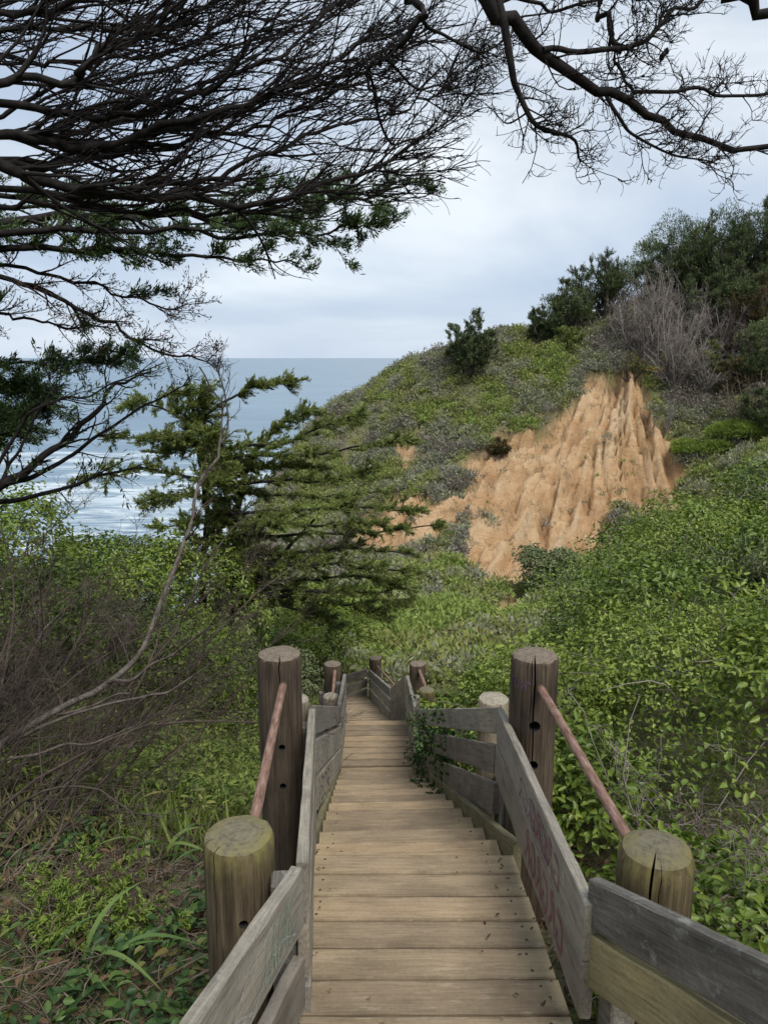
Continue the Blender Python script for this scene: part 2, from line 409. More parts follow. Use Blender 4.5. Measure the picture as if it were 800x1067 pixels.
def polydist(poly, x, y):
    """signed distance, positive inside"""
    d = np.full(np.shape(x), 1e9)
    n = len(poly)
    for i in range(n):
        a = poly[i]; b = poly[(i+1) % n]; ab = b-a
        t = np.clip(((x-a[0])*ab[0]+(y-a[1])*ab[1])/(ab@ab+1e-12), 0, 1)
        d = np.minimum(d, np.hypot(x-a[0]-t*ab[0], y-a[1]-t*ab[1]))
    return np.where(inside(poly, x, y), d, -d)
def scar_amount(x, y):
    near = (x > -8) & (x < 25) & (y > 20) & (y < 58)
    out = np.zeros(np.shape(x)); xs, ys = x[near], y[near]
    wob = fbm(xs*.55, ys*.55, 11)*3.2+fbm(xs*2.4, ys*2.4, 15)*1.8
    a = polydist(SCAR, xs, ys)+wob
    b = polydist(SCAR2, xs, ys)+wob*1.4-.35
    c = polydist(STREAK, xs, ys)+wob*.8-.2
    out[near] = np.clip(np.maximum(np.maximum(a, b), c)*2.2+.5, 0, 1)
    return out
def rills(th, r, x, y):
    q = th*9+(vnoise(th*6, r*.16, s=21)-.5)*3.2+(vnoise(th*18, r*.45, s=22)-.5)*1.2
    q2 = th*23+(vnoise(th*11, r*.2, s=25)-.5)*4+(vnoise(th*30, r*.7, s=26)-.5)*1.4
    return np.abs(2*(q-np.floor(q))-1), np.abs(2*(q2-np.floor(q2))-1)
def H(x, y, detail=True):
    x = np.asarray(x, float); y = np.asarray(y, float)
    h = Hbase(x, y)
    if detail:
        far = np.clip((y-18)/14, 0, 1)
        h = h+fbm(x*.35, y*.35, 3)*(.25+1.3*far)+fbm(x*1.6, y*1.6, 9)*(.12+.35*far)
        s = scar_amount(x, y)
        dx, dy = x-APEX[0], y-APEX[1]-.3
        th = np.arctan2(dx, -dy); r = np.hypot(dx, dy)
        ri, ri2 = rills(th, r, x, y)
        h = h-s*(fbm(x*1.6, y*1.6, 9)*.4)+s*np.clip(r/4, 0, 1)*((ri**.8-.5)*1.1+(ri2**.8-.5)*.5+(vnoise(th*45, r*.5, s=31)-.5)*.35+(np.abs(2*((th*64+vnoise(th*20, r*.4, s=37)*5) % 1)-1)-.5)*.2+(vnoise(x*5, y*5, s=38)-.5)*.14+(vnoise(th*7, r*.22, s=32)-.5)*1.5-.6)
    # keep clear of the walk
    cx = (deckl(y)+deckr(y))/2
    w = np.clip((1.15-np.abs(x-cx))/.35, 0, 1)*((y > -2) & (y < 14.5))
    return np.where(w > 0, h+(np.minimum(h, deckz(y)-.32)-h)*w, h)
def axis(lo, hi, step, far):
    core = np.arange(lo, hi+1e-6, step); a = []; b = []; d = step; v = lo
    while v > far[0]: d *= 1.22; v -= d; a.append(v)
    d = step; v = hi
    while v < far[1]: d *= 1.22; v += d; b.append(v)
    return np.concatenate([a[::-1], core, b])
gx = axis(-9, 25, .15, (-3000, 3000)); gy = axis(-1, 58, .15, (-3000, 400))
GX, GY = np.meshgrid(gx, gy); GZ = H(GX, GY)
SC = scar_amount(GX, GY)
def rill_at(x, y):
    dx, dy = x-APEX[0], y-APEX[1]-.3
    th = np.arctan2(dx, -dy); r = np.hypot(dx, dy); ri, ri2 = rills(th, r, x, y)
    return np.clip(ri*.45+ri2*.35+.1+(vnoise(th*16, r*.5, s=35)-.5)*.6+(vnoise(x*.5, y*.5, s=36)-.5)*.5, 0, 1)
RILL = rill_at(GX, GY)
nx, ny = len(gx), len(gy)
idx = np.arange(nx*ny).reshape(ny, nx)
quads = np.stack([idx[:-1, :-1], idx[:-1, 1:], idx[1:, 1:], idx[1:, :-1]], -1).reshape(-1, 4)
Vt = np.stack([GX, GY, GZ], -1).reshape(-1, 3)
fscar = SC.ravel()[quads].mean(1) > .5
def terrain_mat():
    m, nt, b = new_mat('hillside_soil'); N = NT(nt)
    gm = N.n('ShaderNodeNewGeometry'); at = N.n('ShaderNodeAttribute', attribute_name='bare')
    p = gm.outputs['Position']
    n1 = N.noise(p, .5, 5, .65); n2 = N.noise(p, 3.5, 5, .7); n3 = N.noise(p, 14, 4, .7)
    soil = N.ramp(n2, [(.3, (.11, .09, .055)), (.5, (.21, .18, .11)), (.7, (.32, .27, .17))])
    green = N.ramp(n3, [(.3, (.10, .12, .045)), (.55, (.19, .215, .085)), (.75, (.29, .29, .14))])
    veg = N.mix(N.ramp(n1, [(.4, (.25, .25, .25)), (.6, (.9, .9, .9))]), soil, green)
    vs = N.mapv(p, (.8, .8, 2.2))
    s1 = N.noise(vs, .8, 6, .7, .5); s2 = N.noise(p, 9, 5, .75)
    sf = N.math('ADD', N.math('MULTIPLY', s1, .65), N.math('MULTIPLY', s2, .35))
    sand = N.ramp(sf, [(.3, (.31, .165, .07)), (.42, (.55, .335, .17)), (.54, (.66, .45, .26)), (.7, (.72, .54, .345))])
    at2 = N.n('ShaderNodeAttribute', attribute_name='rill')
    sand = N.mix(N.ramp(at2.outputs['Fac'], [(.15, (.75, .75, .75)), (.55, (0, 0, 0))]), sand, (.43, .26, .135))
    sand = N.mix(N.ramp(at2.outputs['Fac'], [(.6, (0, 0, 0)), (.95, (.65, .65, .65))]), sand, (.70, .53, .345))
    patch = N.ramp(N.noise(p, 1.5, 6, .7), [(.57, (0, 0, 0)), (.62, (1, 1, 1))])
    sand = N.mix(N.math('MULTIPLY', patch, .6), sand, (.22, .17, .10))
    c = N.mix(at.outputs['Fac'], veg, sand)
    N.l(c, b.inputs['Base Color']); b.inputs['Roughness'].default_value = .95; b.inputs['Specular IOR Level'].default_value = .1
    bp = N.n('ShaderNodeBump'); bp.inputs['Strength'].default_value = .9; bp.inputs['Distance'].default_value = .2
    N.l(N.math('ADD', N.math('ADD', n3, s2), N.noise(N.mapv(p, (2.4, .5, .7)), 3, 5, .7)), bp.inputs['Height']); N.l(bp.outputs[0], b.inputs['Normal'])
    return m
M['terrain'] = terrain_mat()
def submesh(name, sel):
    q = quads[sel]; u, inv = np.unique(q, return_inverse=True)
    me = make_mesh(name, Vt[u], inv.reshape(-1, 4), smooth=True, mat=M['terrain'])
    a = me.attributes.new('bare', 'FLOAT', 'POINT'); a.data.foreach_set('value', SC.ravel()[u].astype(np.float32))
    b = me.attributes.new('rill', 'FLOAT', 'POINT'); b.data.foreach_set('value', RILL.ravel()[u].astype(np.float32))
    return link(name, me)
tag(submesh('ground', ~fscar), 'scrubby ground falling from the boardwalk and rising as the far hillside', kind='structure')
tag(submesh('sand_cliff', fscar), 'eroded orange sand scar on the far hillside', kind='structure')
# ------------------------------------------------------------------ sea
def sea_mat():
    m, nt, b = new_mat('sea_water'); N = NT(nt)
    gm = N.n('ShaderNodeNewGeometry'); p = gm.outputs['Position']
    sx = N.n('ShaderNodeSeparateXYZ'); N.l(p, sx.inputs[0])
    w1 = N.noise(N.mapv(p, (.012, .05, 1)), 1, 5, .6, .3); w2 = N.noise(N.mapv(p, (.05, .25, 1)), 1, 4, .6)
    w3 = N.noise(N.mapv(p, (.004, .012, 1)), 1, 3, .5)
    wob = N.math('MULTIPLY', N.math('SUBTRACT', N.noise(N.mapv(p, (.008, .02, 1)), 1, 4, .6), .5), 170.)
    d = N.math('ADD', sx.outputs[1], wob)
    band = N.ramp(N.math('DIVIDE', d, 600.), [(.30, (.8, .8, .8)), (.37, (1, 1, 1)), (.40, (.55, .55, .55)), (.45, (1, 1, 1)), (.475, (.3, .3, .3)), (.52, (.1, .1, .1)), (.57, (.6, .6, .6)), (.60, (.0, .0, .0))])
    tex = N.noise(N.mapv(p, (.05, .17, 1)), 1, 7, .72, 1.2)
    thr = N.math('SUBTRACT', .70, N.math('MULTIPLY', band, .36))
    foam = N.math('MULTIPLY', N.math('SUBTRACT', tex, thr), 4.5, clamp=True)
    water = N.ramp(w3, [(.35, (.085, .15, .215)), (.65, (.125, .205, .27))])
    water = N.mix(N.ramp(w1, [(.4, (0, 0, 0)), (.65, (.5, .5, .5))]), water, (.06, .12, .165))
    N.l(N.mix(foam, water, (.46, .52, .555)), b.inputs['Base Color'])
    N.l(N.math('ADD', N.math('MULTIPLY', foam, .5), .28), b.inputs['Roughness'])
    bp = N.n('ShaderNodeBump'); bp.inputs['Strength'].default_value = .8; bp.inputs['Distance'].default_value = 1.6
    N.l(N.math('ADD', w1, N.math('MULTIPLY', w2, .35)), bp.inputs['Height']); N.l(bp.outputs[0], b.inputs['Normal'])
    return m
S = 30000.
o = part('sea', [(-S, -S, -35), (S, -S, -35), (S, S, -35), (-S, S, -35)], [(0, 1, 2, 3)], mat=sea_mat())
tag(o, 'grey blue sea with white surf below the headland', kind='structure')
# ------------------------------------------------------------------ timber helpers
def board_mesh(L, h, t, slope=0., seg=10, rough=.0035, mat=None, round_end=False):
    """x along the grain, y thickness, z height (top at 0); ends cut plumb for the slope"""
    prof = np.array([(-t/2+.004, 0), (t/2-.004, 0), (t/2, -.004), (t/2, -h+.004), (t/2-.004, -h), (-t/2+.004, -h), (-t/2, -h+.004), (-t/2, -.004)])
    xs = np.linspace(0, L, seg+1); V = []
    for k, x in enumerate(xs):
        for (y, z) in prof:
            jz = (rng.random()-.5)*2*rough; jy = (rng.random()-.5)*rough
            V.append((x-z*slope, y+jy, z+jz))
    n = len(prof); Fq = []
    for k in range(seg):
        for i in range(n):
            j = (i+1) % n; Fq.append((k*n+i, (k+1)*n+i, (k+1)*n+j, k*n+j))
    me = bpy.data.meshes.new('board')
    me.from_pydata(V, [], [tuple(f) for f in Fq]+[tuple(range(n)), tuple(range(seg*n+n-1, seg*n-1, -1))])
    me.materials.append(mat); me.update()
    return me
def place_x(o, p0, p1, parent):
    d = Vector(p1)-Vector(p0); d.normalize()
    y = Vector((-d.y, d.x, 0)).normalized(); z = d.cross(y)
    m = Matrix((d, y, z)).transposed().to_4x4()
    m.translation = Vector(p0)-Vector(parent.location)
    o.matrix_basis = m
def rail_board(p0, p1, h, t, mat, parent, name='rail_board'):
    p0 = np.array(p0, float); p1 = np.array(p1, float)
    L = np.linalg.norm(p1-p0); hd = np.hypot(*(p1-p0)[:2]); sl = (p1-p0)[2]/hd
    me = board_mesh(L, h, t, slope=-sl, seg=max(4, int(L*8)), mat=mat)
    o = link(name, me, parent); place_x(o, p0, p1, parent)
    return o
def box_mesh(sx, sy, sz, mat, bev=.006):
    import bmesh
    bm = bmesh.new(); bmesh.ops.create_cube(bm, size=1)
    bmesh.ops.scale(bm, vec=(sx, sy, sz), verts=bm.verts)
    bmesh.ops.bevel(bm, geom=bm.edges[:], offset=bev, segments=1, affect='EDGES', profile=.5)
    me = bpy.data.meshes.new('box'); bm.to_mesh(me); bm.free(); me.materials.append(mat); return me
def strokes(lines, w, o, thick, mat, name='graffiti'):
    """painted lines on the y-minus or y-plus face of a board object: polylines in (x, z) of the board; thick gives the y of the paint skin"""
    V = []; Fq = []
    for ln in lines:
        q = spline([(a, thick, b) for a, b in ln], max(6, len(ln)*5)) if len(ln) > 2 else np.array([(a, thick, b) for a, b in ln], float)
        t = norm(np.gradient(q, axis=0)); s = np.stack([-t[:, 2], t[:, 1]*0, t[:, 0]], 1)
        ww = w*(.6+.6*rng.random(len(q)))[:, None]
        b0 = len(V)
        for a, c in zip(q-s*ww, q+s*ww): V += [a, c]
        for k in range(len(q)-1): Fq.append((b0+2*k, b0+2*k+1, b0+2*k+3, b0+2*k+2))
    me = make_mesh(name, np.array(V), np.array(Fq), mat=mat)
    return link(name, me, o)
# ------------------------------------------------------------------ boardwalk
bw = thing('boardwalk', (0, 0, -1.87), 'sand coloured plank boardwalk with stepped flights descending towards the gully', 'boardwalk')
import bmesh as _bm
_b = _bm.new(); _bm.ops.create_cone(_b, cap_ends=True, segments=10, radius1=.0065, radius2=.005, depth=.003); NAIL = bpy.data.meshes.new('nail'); _b.to_mesh(NAIL); _b.free(); NAIL.materials.append(M['nail'])
def plank(yc, xl, xr, z, w, pitch, yaw=0., t=.042):
    L = xr-xl
    me = board_mesh(L, t, w, 0, seg=8, rough=.002, mat=M['deck'])
    me.transform(Matrix.Translation((-L/2, 0, 0)))
    o = link('plank', me, bw)
    m = Matrix.Rotation(yaw, 4, 'Z')@Matrix.Rotation(pitch, 4, 'X')@Matrix.Rotation((rng.random()-.5)*.006, 4, 'Y')
    m.translation = Vector(((xl+xr)/2, yc, z+(rng.random()-.5)*.004))-bw.location
    o.matrix_basis = m
    if yc < 5 and yc > 1.6:
        for sx_ in (-1, 1):
            for sy_ in (-1, 1):
                nl = link('nail', NAIL, o); nl.location = (sx_*(L/2-.075+(rng.random()-.5)*.02), sy_*w*.27+(rng.random()-.5)*.012, .0012)
def ramp_planks(y0, y1, w=.181, gap=.010):
    n = int(round((y1-y0)/(w+gap))); st = (y1-y0)/n
    for k in range(n):
        yc = y0+st*(k+.5); sl = (deckz(yc+.05)-deckz(yc-.05))/.1
        yaw = math.atan((deckl(yc+.05)+deckr(yc+.05)-deckl(yc-.05)-deckr(yc-.05))/.2)
        j = (rng.random(2)-.5)*.012
        plank(yc, deckl(yc)+j[0], deckr(yc)+j[1], deckz(yc), st-gap*(.7+.8*rng.random()), math.atan(sl), -yaw*.8)
ramp_planks(-.36, 3.375)
def steps(y0, y1, n):
    run = (y1-y0)/n
    for k in range(n):
        zt = deckz(y0+run*k)-(deckz(y0)-deckz(y1))/n
        for j in range(2):
            yc = y0+run*k+run*(j+.5)/2+.004
            yaw = math.atan((deckl(yc+.05)+deckr(yc+.05)-deckl(yc-.05)-deckr(yc-.05))/.2)
            plank(yc, deckl(yc), deckr(yc), zt-.01, run/2-.005, -.06, -yaw*.8)
        # riser
        me = board_mesh(deckr(y0+run*k)-deckl(y0+run*k)-.03, .125, .03, 0, seg=3, mat=M['stringer'])
        o = link('riser', me, bw); o.location = Vector((deckl(y0+run*k)+.015, y0+run*k-.022, zt+.112))-bw.location
steps(3.375, 7.7, 12)
ramp_planks(7.7, 9.25, .178)
steps(9.25, 10.65, 4)
ramp_planks(10.65, 13.6, .182)
def stringer(y0, y1, side, dz, h=.14, mat='stringer'):
    f = deckl if side < 0 else deckr
    if dz < 0: side = -side*1.2
    p0 = (f(y0)+side*.028, y0, deckz(y0)+dz); p1 = (f(y1)+side*.028, y1, deckz(y1)+dz)
    rail_board(p0, p1, h, .04, M[mat], bw, 'stringer')
for sd in (-1, 1):
    stringer(-.36, 3.36, sd, -.05); stringer(3.40, 7.68, sd, .06 if sd > 0 else .0, .24); stringer(7.72, 9.22, sd, -.05); stringer(9.28, 10.6, sd, .0, .22); stringer(10.7, 13.55, sd, -.05)

# ------------------------------------------------------------------ railings
RG = 'timber railing sections along the boardwalk'
def railing(p0, p1, label, mats, hs, gaps, posts=(.5,), side=1, t=.04, bot1=None, postlen=.95, name='wooden_railing'):
    """p0, p1 top line; boards below one another; side +1 puts the stub posts on the +normal side"""
    p0 = np.array(p0, float); p1 = np.array(p1, float)
    th = thing(name, ((p0+p1)/2*np.array([1, 1, 0])+np.array([0, 0, min(p0[2], p1[2])-.7])), label, 'railing', RG)
    dz = 0; out = []
    for m, h, gp in zip(mats, hs, gaps):
        j = (rng.random(2)-.5)*.012
        out.append(rail_board(p0-[0, 0, dz+j[0]], p1-[0, 0, dz+j[1]], h, t, M[m], th)); dz += h+gp
    d = p1-p0; n = norm(np.array([-d[1], d[0], 0])); ang = math.atan2(d[1], d[0])
    for s in posts:
        q = p0+d*s; ln = postlen
        me = box_mesh(.085, .085, ln, M['rail_dark'])
        o = link('stub_post', me, th)
        mt = Matrix.Rotation(ang, 4, 'Z'); mt.translation = Vector(q+n*side*(t/2+.0445)-np.array([0, 0, ln/2+.085]))-th.location
        o.matrix_basis = mt
    return th, out
# right side
cR = P(619, 914, 2.4); aR = P(800, 1000, 1.65); dR = (aR-cR)
RA, bRA = railing(cR+dR*.0, cR+dR*2.4, 'dark grey two board railing section flaring out at the bottom right corner', ['rail_dark', 'stringer'], [.155, .17], [.035, 0], (.04, .9), side=1)
b0 = P(616, 944, 2.38); b1 = P(521, 739, 4.46)
RB, bRB = railing(b0, b1, 'grey railing section with red and purple graffiti on its two boards', ['rail', 'rail_brown'], [.20, .20], [.012, 0], (.97,), side=-1, postlen=.98)
c0 = b1+np.array([.0, .05, -.01]); c1 = P(433, 739, 8.3)
RC, bRC = railing(c0, c1, 'vine grown grey railing section beside the right edge of the long stepped flight', ['rail', 'rail_brown', 'rail_brown'], [.15, .17, .19], [.09, .085, 0], (.02, .55), side=-1, postlen=1.0)
d0 = c1+np.array([-.0, .06, 0]); d1 = P(424.5, 704, 9.95)
RD, bRD = railing(d0, d1, 'short pale edged railing section at right of the lower landing', ['rail', 'rail', 'rail'], [.19, .19, .19], [.05, .05, 0], (.5,), side=-1)
e0 = d1+np.array([-.005, .06, -.02]); e1 = np.array([.115, 10.75, -4.86])
RE, bRE = railing(e0, e1, 'brown close boarded railing section below the lower landing with rounded top corner', ['rail_brown', 'rail_brown', 'rail_brown'], [.2, .2, .2], [.008, .008, 0], (.9,), side=-1)
f0 = e1+np.array([-.01, .06, -.03]); f1 = P(385, 697.5, 14.5)
RF, bRF = railing(f0, f1, 'three board railing section running up to the farthest corner post', ['rail', 'rail', 'rail'], [.15, .15, .15], [.045, .045, 0], (.5,), side=-1)
g0 = f1+np.array([-.05, .03, 0]); g1 = P(357, 705.5, 14.4)
RGm, bRG = railing(g0, g1, 'grey railing section closing the far end across the boardwalk', ['rail_dark', 'rail', 'rail'], [.15, .15, .15], [.05, .05, 0], (.9,), side=-1)
# left side
aE = P(309, 905, 2.5); aN = P(198, 1067, 1.6)
LA, bLA = railing(aN+(aN-aE)*.9, aE, 'pale lichen covered railing section with green scribbles at the bottom left corner', ['rail', 'rail_brown'], [.215, .19], [.115, 0], (.45,), side=1)
lb0 = aE+np.array([.012, .045, -.01]); lb1 = P(325, 738, 4.6)
LB, bLB = railing(lb0, lb1, 'narrow grey railing section beside the left edge of the near planks seen edge on', ['rail', 'rail_brown', 'rail'], [.20, .19, .16], [.05, .04, 0], (.03, .97), side=1)
lc0 = lb1+np.array([.0, .05, 0]); lc1 = P(353, 737, 8.2)
LC, bLC = railing(lc0, lc1, 'grey three board railing section with dark letters beside the left edge of the long flight', ['rail', 'rail', 'rail'], [.17, .2, .2], [.055, .055, 0], (.55,), side=1)
ld0 = lc1+np.array([0, .06, 0]); ld1 = P(359, 702, 10.0)
LD, bLD = railing(ld0, ld1, 'short pale railing section at left of the lower landing', ['rail', 'rail', 'rail'], [.19, .19, .19], [.05, .05, 0], (.9,), side=1)
le0 = ld1+np.array([0, .06, -.02]); le1 = np.array([-.95, 11.4, -5.15])
LE, bLE = railing(le0, le1, 'railing section hidden behind the left tall post beyond the lower landing', ['rail', 'rail', 'rail'], [.17, .17, .17], [.05, .05, 0], (.9,), side=1)
# graffiti (face looking at the walk: right boards show +normal side, left boards the -normal side)
def scrib(x0, x1, z0, z1, n, slant=.2):
    out = []
    for k in range(n):
        x = x0+(x1-x0)*(k+.2)/n; w = (x1-x0)/n
        z = [z0+(z1-z0)*rng.random() for _ in range(2)]
        out.append([(x, z0+.01*rng.random()), (x+w*.15, z1-.01), (x+w*.5, z1-.03*rng.random()), (x+w*.35, (z0+z1)/2), (x+w*.8, z0+.01)] if k % 2 else
                   [(x+w*.7, z1-.01), (x+w*.1, z1-.03), (x+w*.15, z0+.02), (x+w*.75, z0+.03), (x+w*.6, (z0+z1)/2)])
    return out
strokes(scrib(.35, .95, -.185, -.05, 5), .009, bRB[0], .0235, M['red_paint'])
strokes(scrib(.55, 1.25, -.18, -.06, 6), .006, bRB[0], .0245, M['purple_paint'])
strokes(scrib(.25, 1.05, -.17, -.02, 6), .011, bRB[1], .0235, M['red_paint'])
Lb = np.linalg.norm(aE-(aN+(aN-aE)*.9))
strokes(scrib(Lb-.42, Lb-.1, -.19, -.04, 5), .005, bLA[0], -.0235, M['green_paint'])
strokes([[(Lb-.75, -.2), (Lb-.6, -.08), (Lb-.35, -.03)], [(Lb-.9, -.17), (Lb-.72, -.12), (Lb-.5, -.19)], [(Lb-.55, -.21), (Lb-.3, -.12), (Lb-.06, -.18)]], .004, bLA[0], -.0235, M['pale_paint'])
strokes([[(.62, -.05), (.45, -.03), (.42, -.08), (.58, -.11), (.6, -.16), (.42, -.17)], [(.75, -.04), (.72, -.16), (.95, -.165), (.97, -.05), (.76, -.035)], [(1.12, -.17), (1.1, -.04), (1.3, -.045), (1.32, -.1), (1.12, -.11), (1.36, -.17)]],
        .008, bLC[2], -.0235, M['black_paint'])
# ------------------------------------------------------------------ log posts
def log_post(base_xy, ztop, zbot, r, mat, label, holes=(), crack=None, name='log_post', group='round log posts beside the boardwalk', chamfer=.016, tilt=(0, 0)):
    th = thing(name, (base_xy[0], base_xy[1], zbot), label, 'post', group)
    n = 64; H_ = ztop-zbot; prof = [(0, r*.96)]
    for k in range(1, 13): prof.append((H_*k/13, r))
    prof += [(H_-chamfer*1.6, r), (H_-chamfer*.5, r-chamfer*.45), (H_, r-chamfer*1.3), (H_+.003, r*.55), (H_+.004, r*.25)]
    sd = rng.random()*40; V = []
    for (z, rr) in prof:
        a = np.arange(n)*2*math.pi/n
        k = 1+.035*(vnoise(np.cos(a)*1.5+sd, np.sin(a)*1.5+sd, np.full(n, z*1.3), s=4)-.5)*2+.012*(vnoise(np.cos(a)*9+sd, np.sin(a)*9, np.full(n, z*1.1), s=5)-.5)*2
        V.append(np.stack([np.cos(a)*rr*k, np.sin(a)*rr*k, np.full(n, z-H_)+(vnoise(np.cos(a)*rr*40+sd, np.sin(a)*rr*40, s=6)-.5)*.006*(z > H_-.01)], 1))
    V = np.concatenate(V); K = len(prof)
    Fq = [(k*n+i, k*n+(i+1) % n, (k+1)*n+(i+1) % n, (k+1)*n+i) for k in range(K-1) for i in range(n)]
    me = bpy.data.meshes.new('log'); me.from_pydata(V.tolist(), [], Fq+[tuple(range(n-1, -1, -1)), tuple((K-1)*n+i for i in range(n))])
    me.materials.append(mat); me.materials.append(M['hole']); me.polygons.foreach_set('use_smooth', np.ones(len(me.polygons), bool)); me.update()
    o = link('log', me, th); o.location = (0, 0, H_)
    cutters = []
    import bmesh
    for (az, dz, hr, dep) in holes:
        bm = bmesh.new(); bmesh.ops.create_cone(bm, cap_ends=True, segments=14, radius1=hr, radius2=hr, depth=dep*2)
        d = Vector((math.cos(az), math.sin(az), 0)); bm.transform(Matrix.Translation(d*r+Vector((0, 0, -dz)))@d.to_track_quat('Z', 'Y').to_matrix().to_4x4())
        cutters.append(bm)
    extra = [(rng.random()*6.28, .002+.003*rng.random(), .02+.03*rng.random(), .15+.5*rng.random()) for _ in range(5)]
    for (az, w, dep, ln) in ([crack] if crack else [])+(extra if r > .12 else []):
        bm = bmesh.new(); d = np.array([math.cos(az), math.sin(az), 0]); s = np.array([-d[1], d[0], 0]); rows = []
        ks = 9
        for k in range(ks):
            z = .03-ln*k/(ks-1); ww = w*(1-.75*k/(ks-1)); off = s*(rng.random()-.5)*.008
            rows.append([bm.verts.new(d*(r-dep)+off+[0, 0, z]), bm.verts.new(d*(r+.03)+s*ww+off+[0, 0, z]), bm.verts.new(d*(r+.03)-s*ww+off+[0, 0, z])])
        for a_, b_ in zip(rows, rows[1:]):
            for i in range(3): bm.faces.new((a_[i], a_[(i+1) % 3], b_[(i+1) % 3], b_[i]))
        bm.faces.new(rows[0][::-1]); bm.faces.new(rows[-1])
        bmesh.ops.recalc_face_normals(bm, faces=bm.faces[:]); cutters.append(bm)
    for bm in cutters:
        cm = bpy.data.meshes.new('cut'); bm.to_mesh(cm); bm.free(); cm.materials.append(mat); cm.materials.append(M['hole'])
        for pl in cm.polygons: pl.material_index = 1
        co = link('cutter', cm, th); co.location = (0, 0, H_)
        md = o.modifiers.new('b', 'BOOLEAN'); md.object = co; md.operation = 'DIFFERENCE'; md.solver = 'EXACT'
        bpy.context.view_layer.update()
        dg = bpy.context.evaluated_depsgraph_get(); nm = bpy.data.meshes.new_from_object(o.evaluated_get(dg))
        o.modifiers.clear()
        nm.set_sharp_from_angle(angle=math.radians(32))
        if len(nm.vertices) > 100: o.data = nm
        bpy.data.objects.remove(co)
    th.rotation_euler = (tilt[0], tilt[1], 0)
    return th, o
def az_to_cam(p): return math.atan2(-p[1], -p[0])
pLN = P(248, 868, 2.7); pLT = P(291, 680, 4.35); pRN = P(684, 880, 2.58); pRT = P(557.5, 681, 4.12)
pL3 = P(346.5, 691, 10.2); pR3 = P(435, 691, 10.4); pC4 = P(391, 685, 14.8)
def gz(p): return float(H(np.array([p[0]]), np.array([p[1]]))[0])-.3
log_post(pLN[:2], pLN[2], gz(pLN), .125, M['log_mossy'], 'short stout log post with yellow moss rim at the bottom left', holes=[(az_to_cam(pLN)+.05, .27, .016, .06)], crack=(az_to_cam(pLN)-.75, .004, .05, .35))
log_post(pLT[:2], pLT[2], gz(pLT), .125, M['log'], 'tall dark brown cracked log post at the left with pinkish pipe in it', holes=[(az_to_cam(pLT), .52, .019, .07), (az_to_cam(pLT), .76, .019, .07)], crack=(az_to_cam(pLT)-.02, .006, .1, .32))
log_post(pRN[:2], pRN[2], gz(pRN), .126, M['log_mossy'], 'short pale topped log post behind the bottom right railing', holes=[(az_to_cam(pRN)+.1, .235, .022, .06)], crack=(az_to_cam(pRN)-.05, .007, .09, .5), chamfer=.03)
thRT, logRT = log_post(pRT[:2], pRT[2], gz(pRT), .125, M['log'], 'tall reddish brown log post at the right with two bolt holes and purple scribble', holes=[(az_to_cam(pRT)+.1, .36, .03, .08), (az_to_cam(pRT)+.1, .585, .026, .08)], crack=(az_to_cam(pRT)+.02, .006, .1, 1.3))
log_post(pL3[:2], pL3[2], gz(pL3), .115, M['log'], 'distant log post left of the lower landing', crack=(az_to_cam(pL3), .005, .08, .3))
log_post(pR3[:2], pR3[2], gz(pR3), .11, M['log'], 'distant log post right of the lower landing', crack=(az_to_cam(pR3), .005, .08, .3))
log_post(pC4[:2], pC4[2], gz(pC4), .115, M['log'], 'farthest log post at the corner where the boardwalk turns')
# low rail-head posts with pale tops
pc = P(514, 727, 5.25); log_post((pc[0], pc[1]), pc[2], gz(pc), .105, M['log_pale'], 'low log post with pale ringed top behind the right railing corner', chamfer=.008)
pc2 = np.array([lb1[0]-.03, lb1[1]+.16]); log_post((pc2[0]-.09, pc2[1]), P(325, 728, 4.75)[2], gz(pc2), .085, M['log_pale'], 'low pale topped log post behind the left railing corner', chamfer=.008)
p5 = np.array([-.66, 8.9]); z5 = P(341, 737, 9.2)[2]; log_post(p5, z5, gz(p5), .1, M['log_pale'], 'low pale log post behind the left railing holding a far pipe end')
p6 = np.array([.53, 8.9]); z6 = P(442, 730, 9.2)[2]; log_post(p6, z6, gz(p6), .1, M['log_mossy'], 'low log post among vines holding the right far pipe end')
# purple scribble on the tall right post
def post_scribble(o, r, az, lines, w, mat):
    V = []; Fq = []
    for ln in lines:
        q = spline([(a, 0, b) for a, b in ln], len(ln)*5); t = norm(np.gradient(q, axis=0)); s = np.stack([-t[:, 2], t[:, 0]*0, t[:, 0]], 1)
        b0 = len(V)
        for a, c in zip(q-s*w, q+s*w): V += [a, c]
        for k in range(len(q)-1): Fq.append((b0+2*k, b0+2*k+1, b0+2*k+3, b0+2*k+2))
    V = np.array(V); th = az+V[:, 0]/r; rr = r*1.045
    V = np.stack([np.cos(th)*rr, np.sin(th)*rr, V[:, 2]], 1)
    link('graffiti', make_mesh('graffiti', V, np.array(Fq), mat=mat), o)
post_scribble(logRT, .125, az_to_cam(pRT)-.7, [[(-.05, -.17), (-.05, -.12), (-.02, -.11), (-.02, -.16)], [(0, -.16), (.01, -.11), (.035, -.13), (.02, -.16)], [(.045, -.165), (.05, -.115), (.07, -.12)]], .0035, M['purple_paint'])
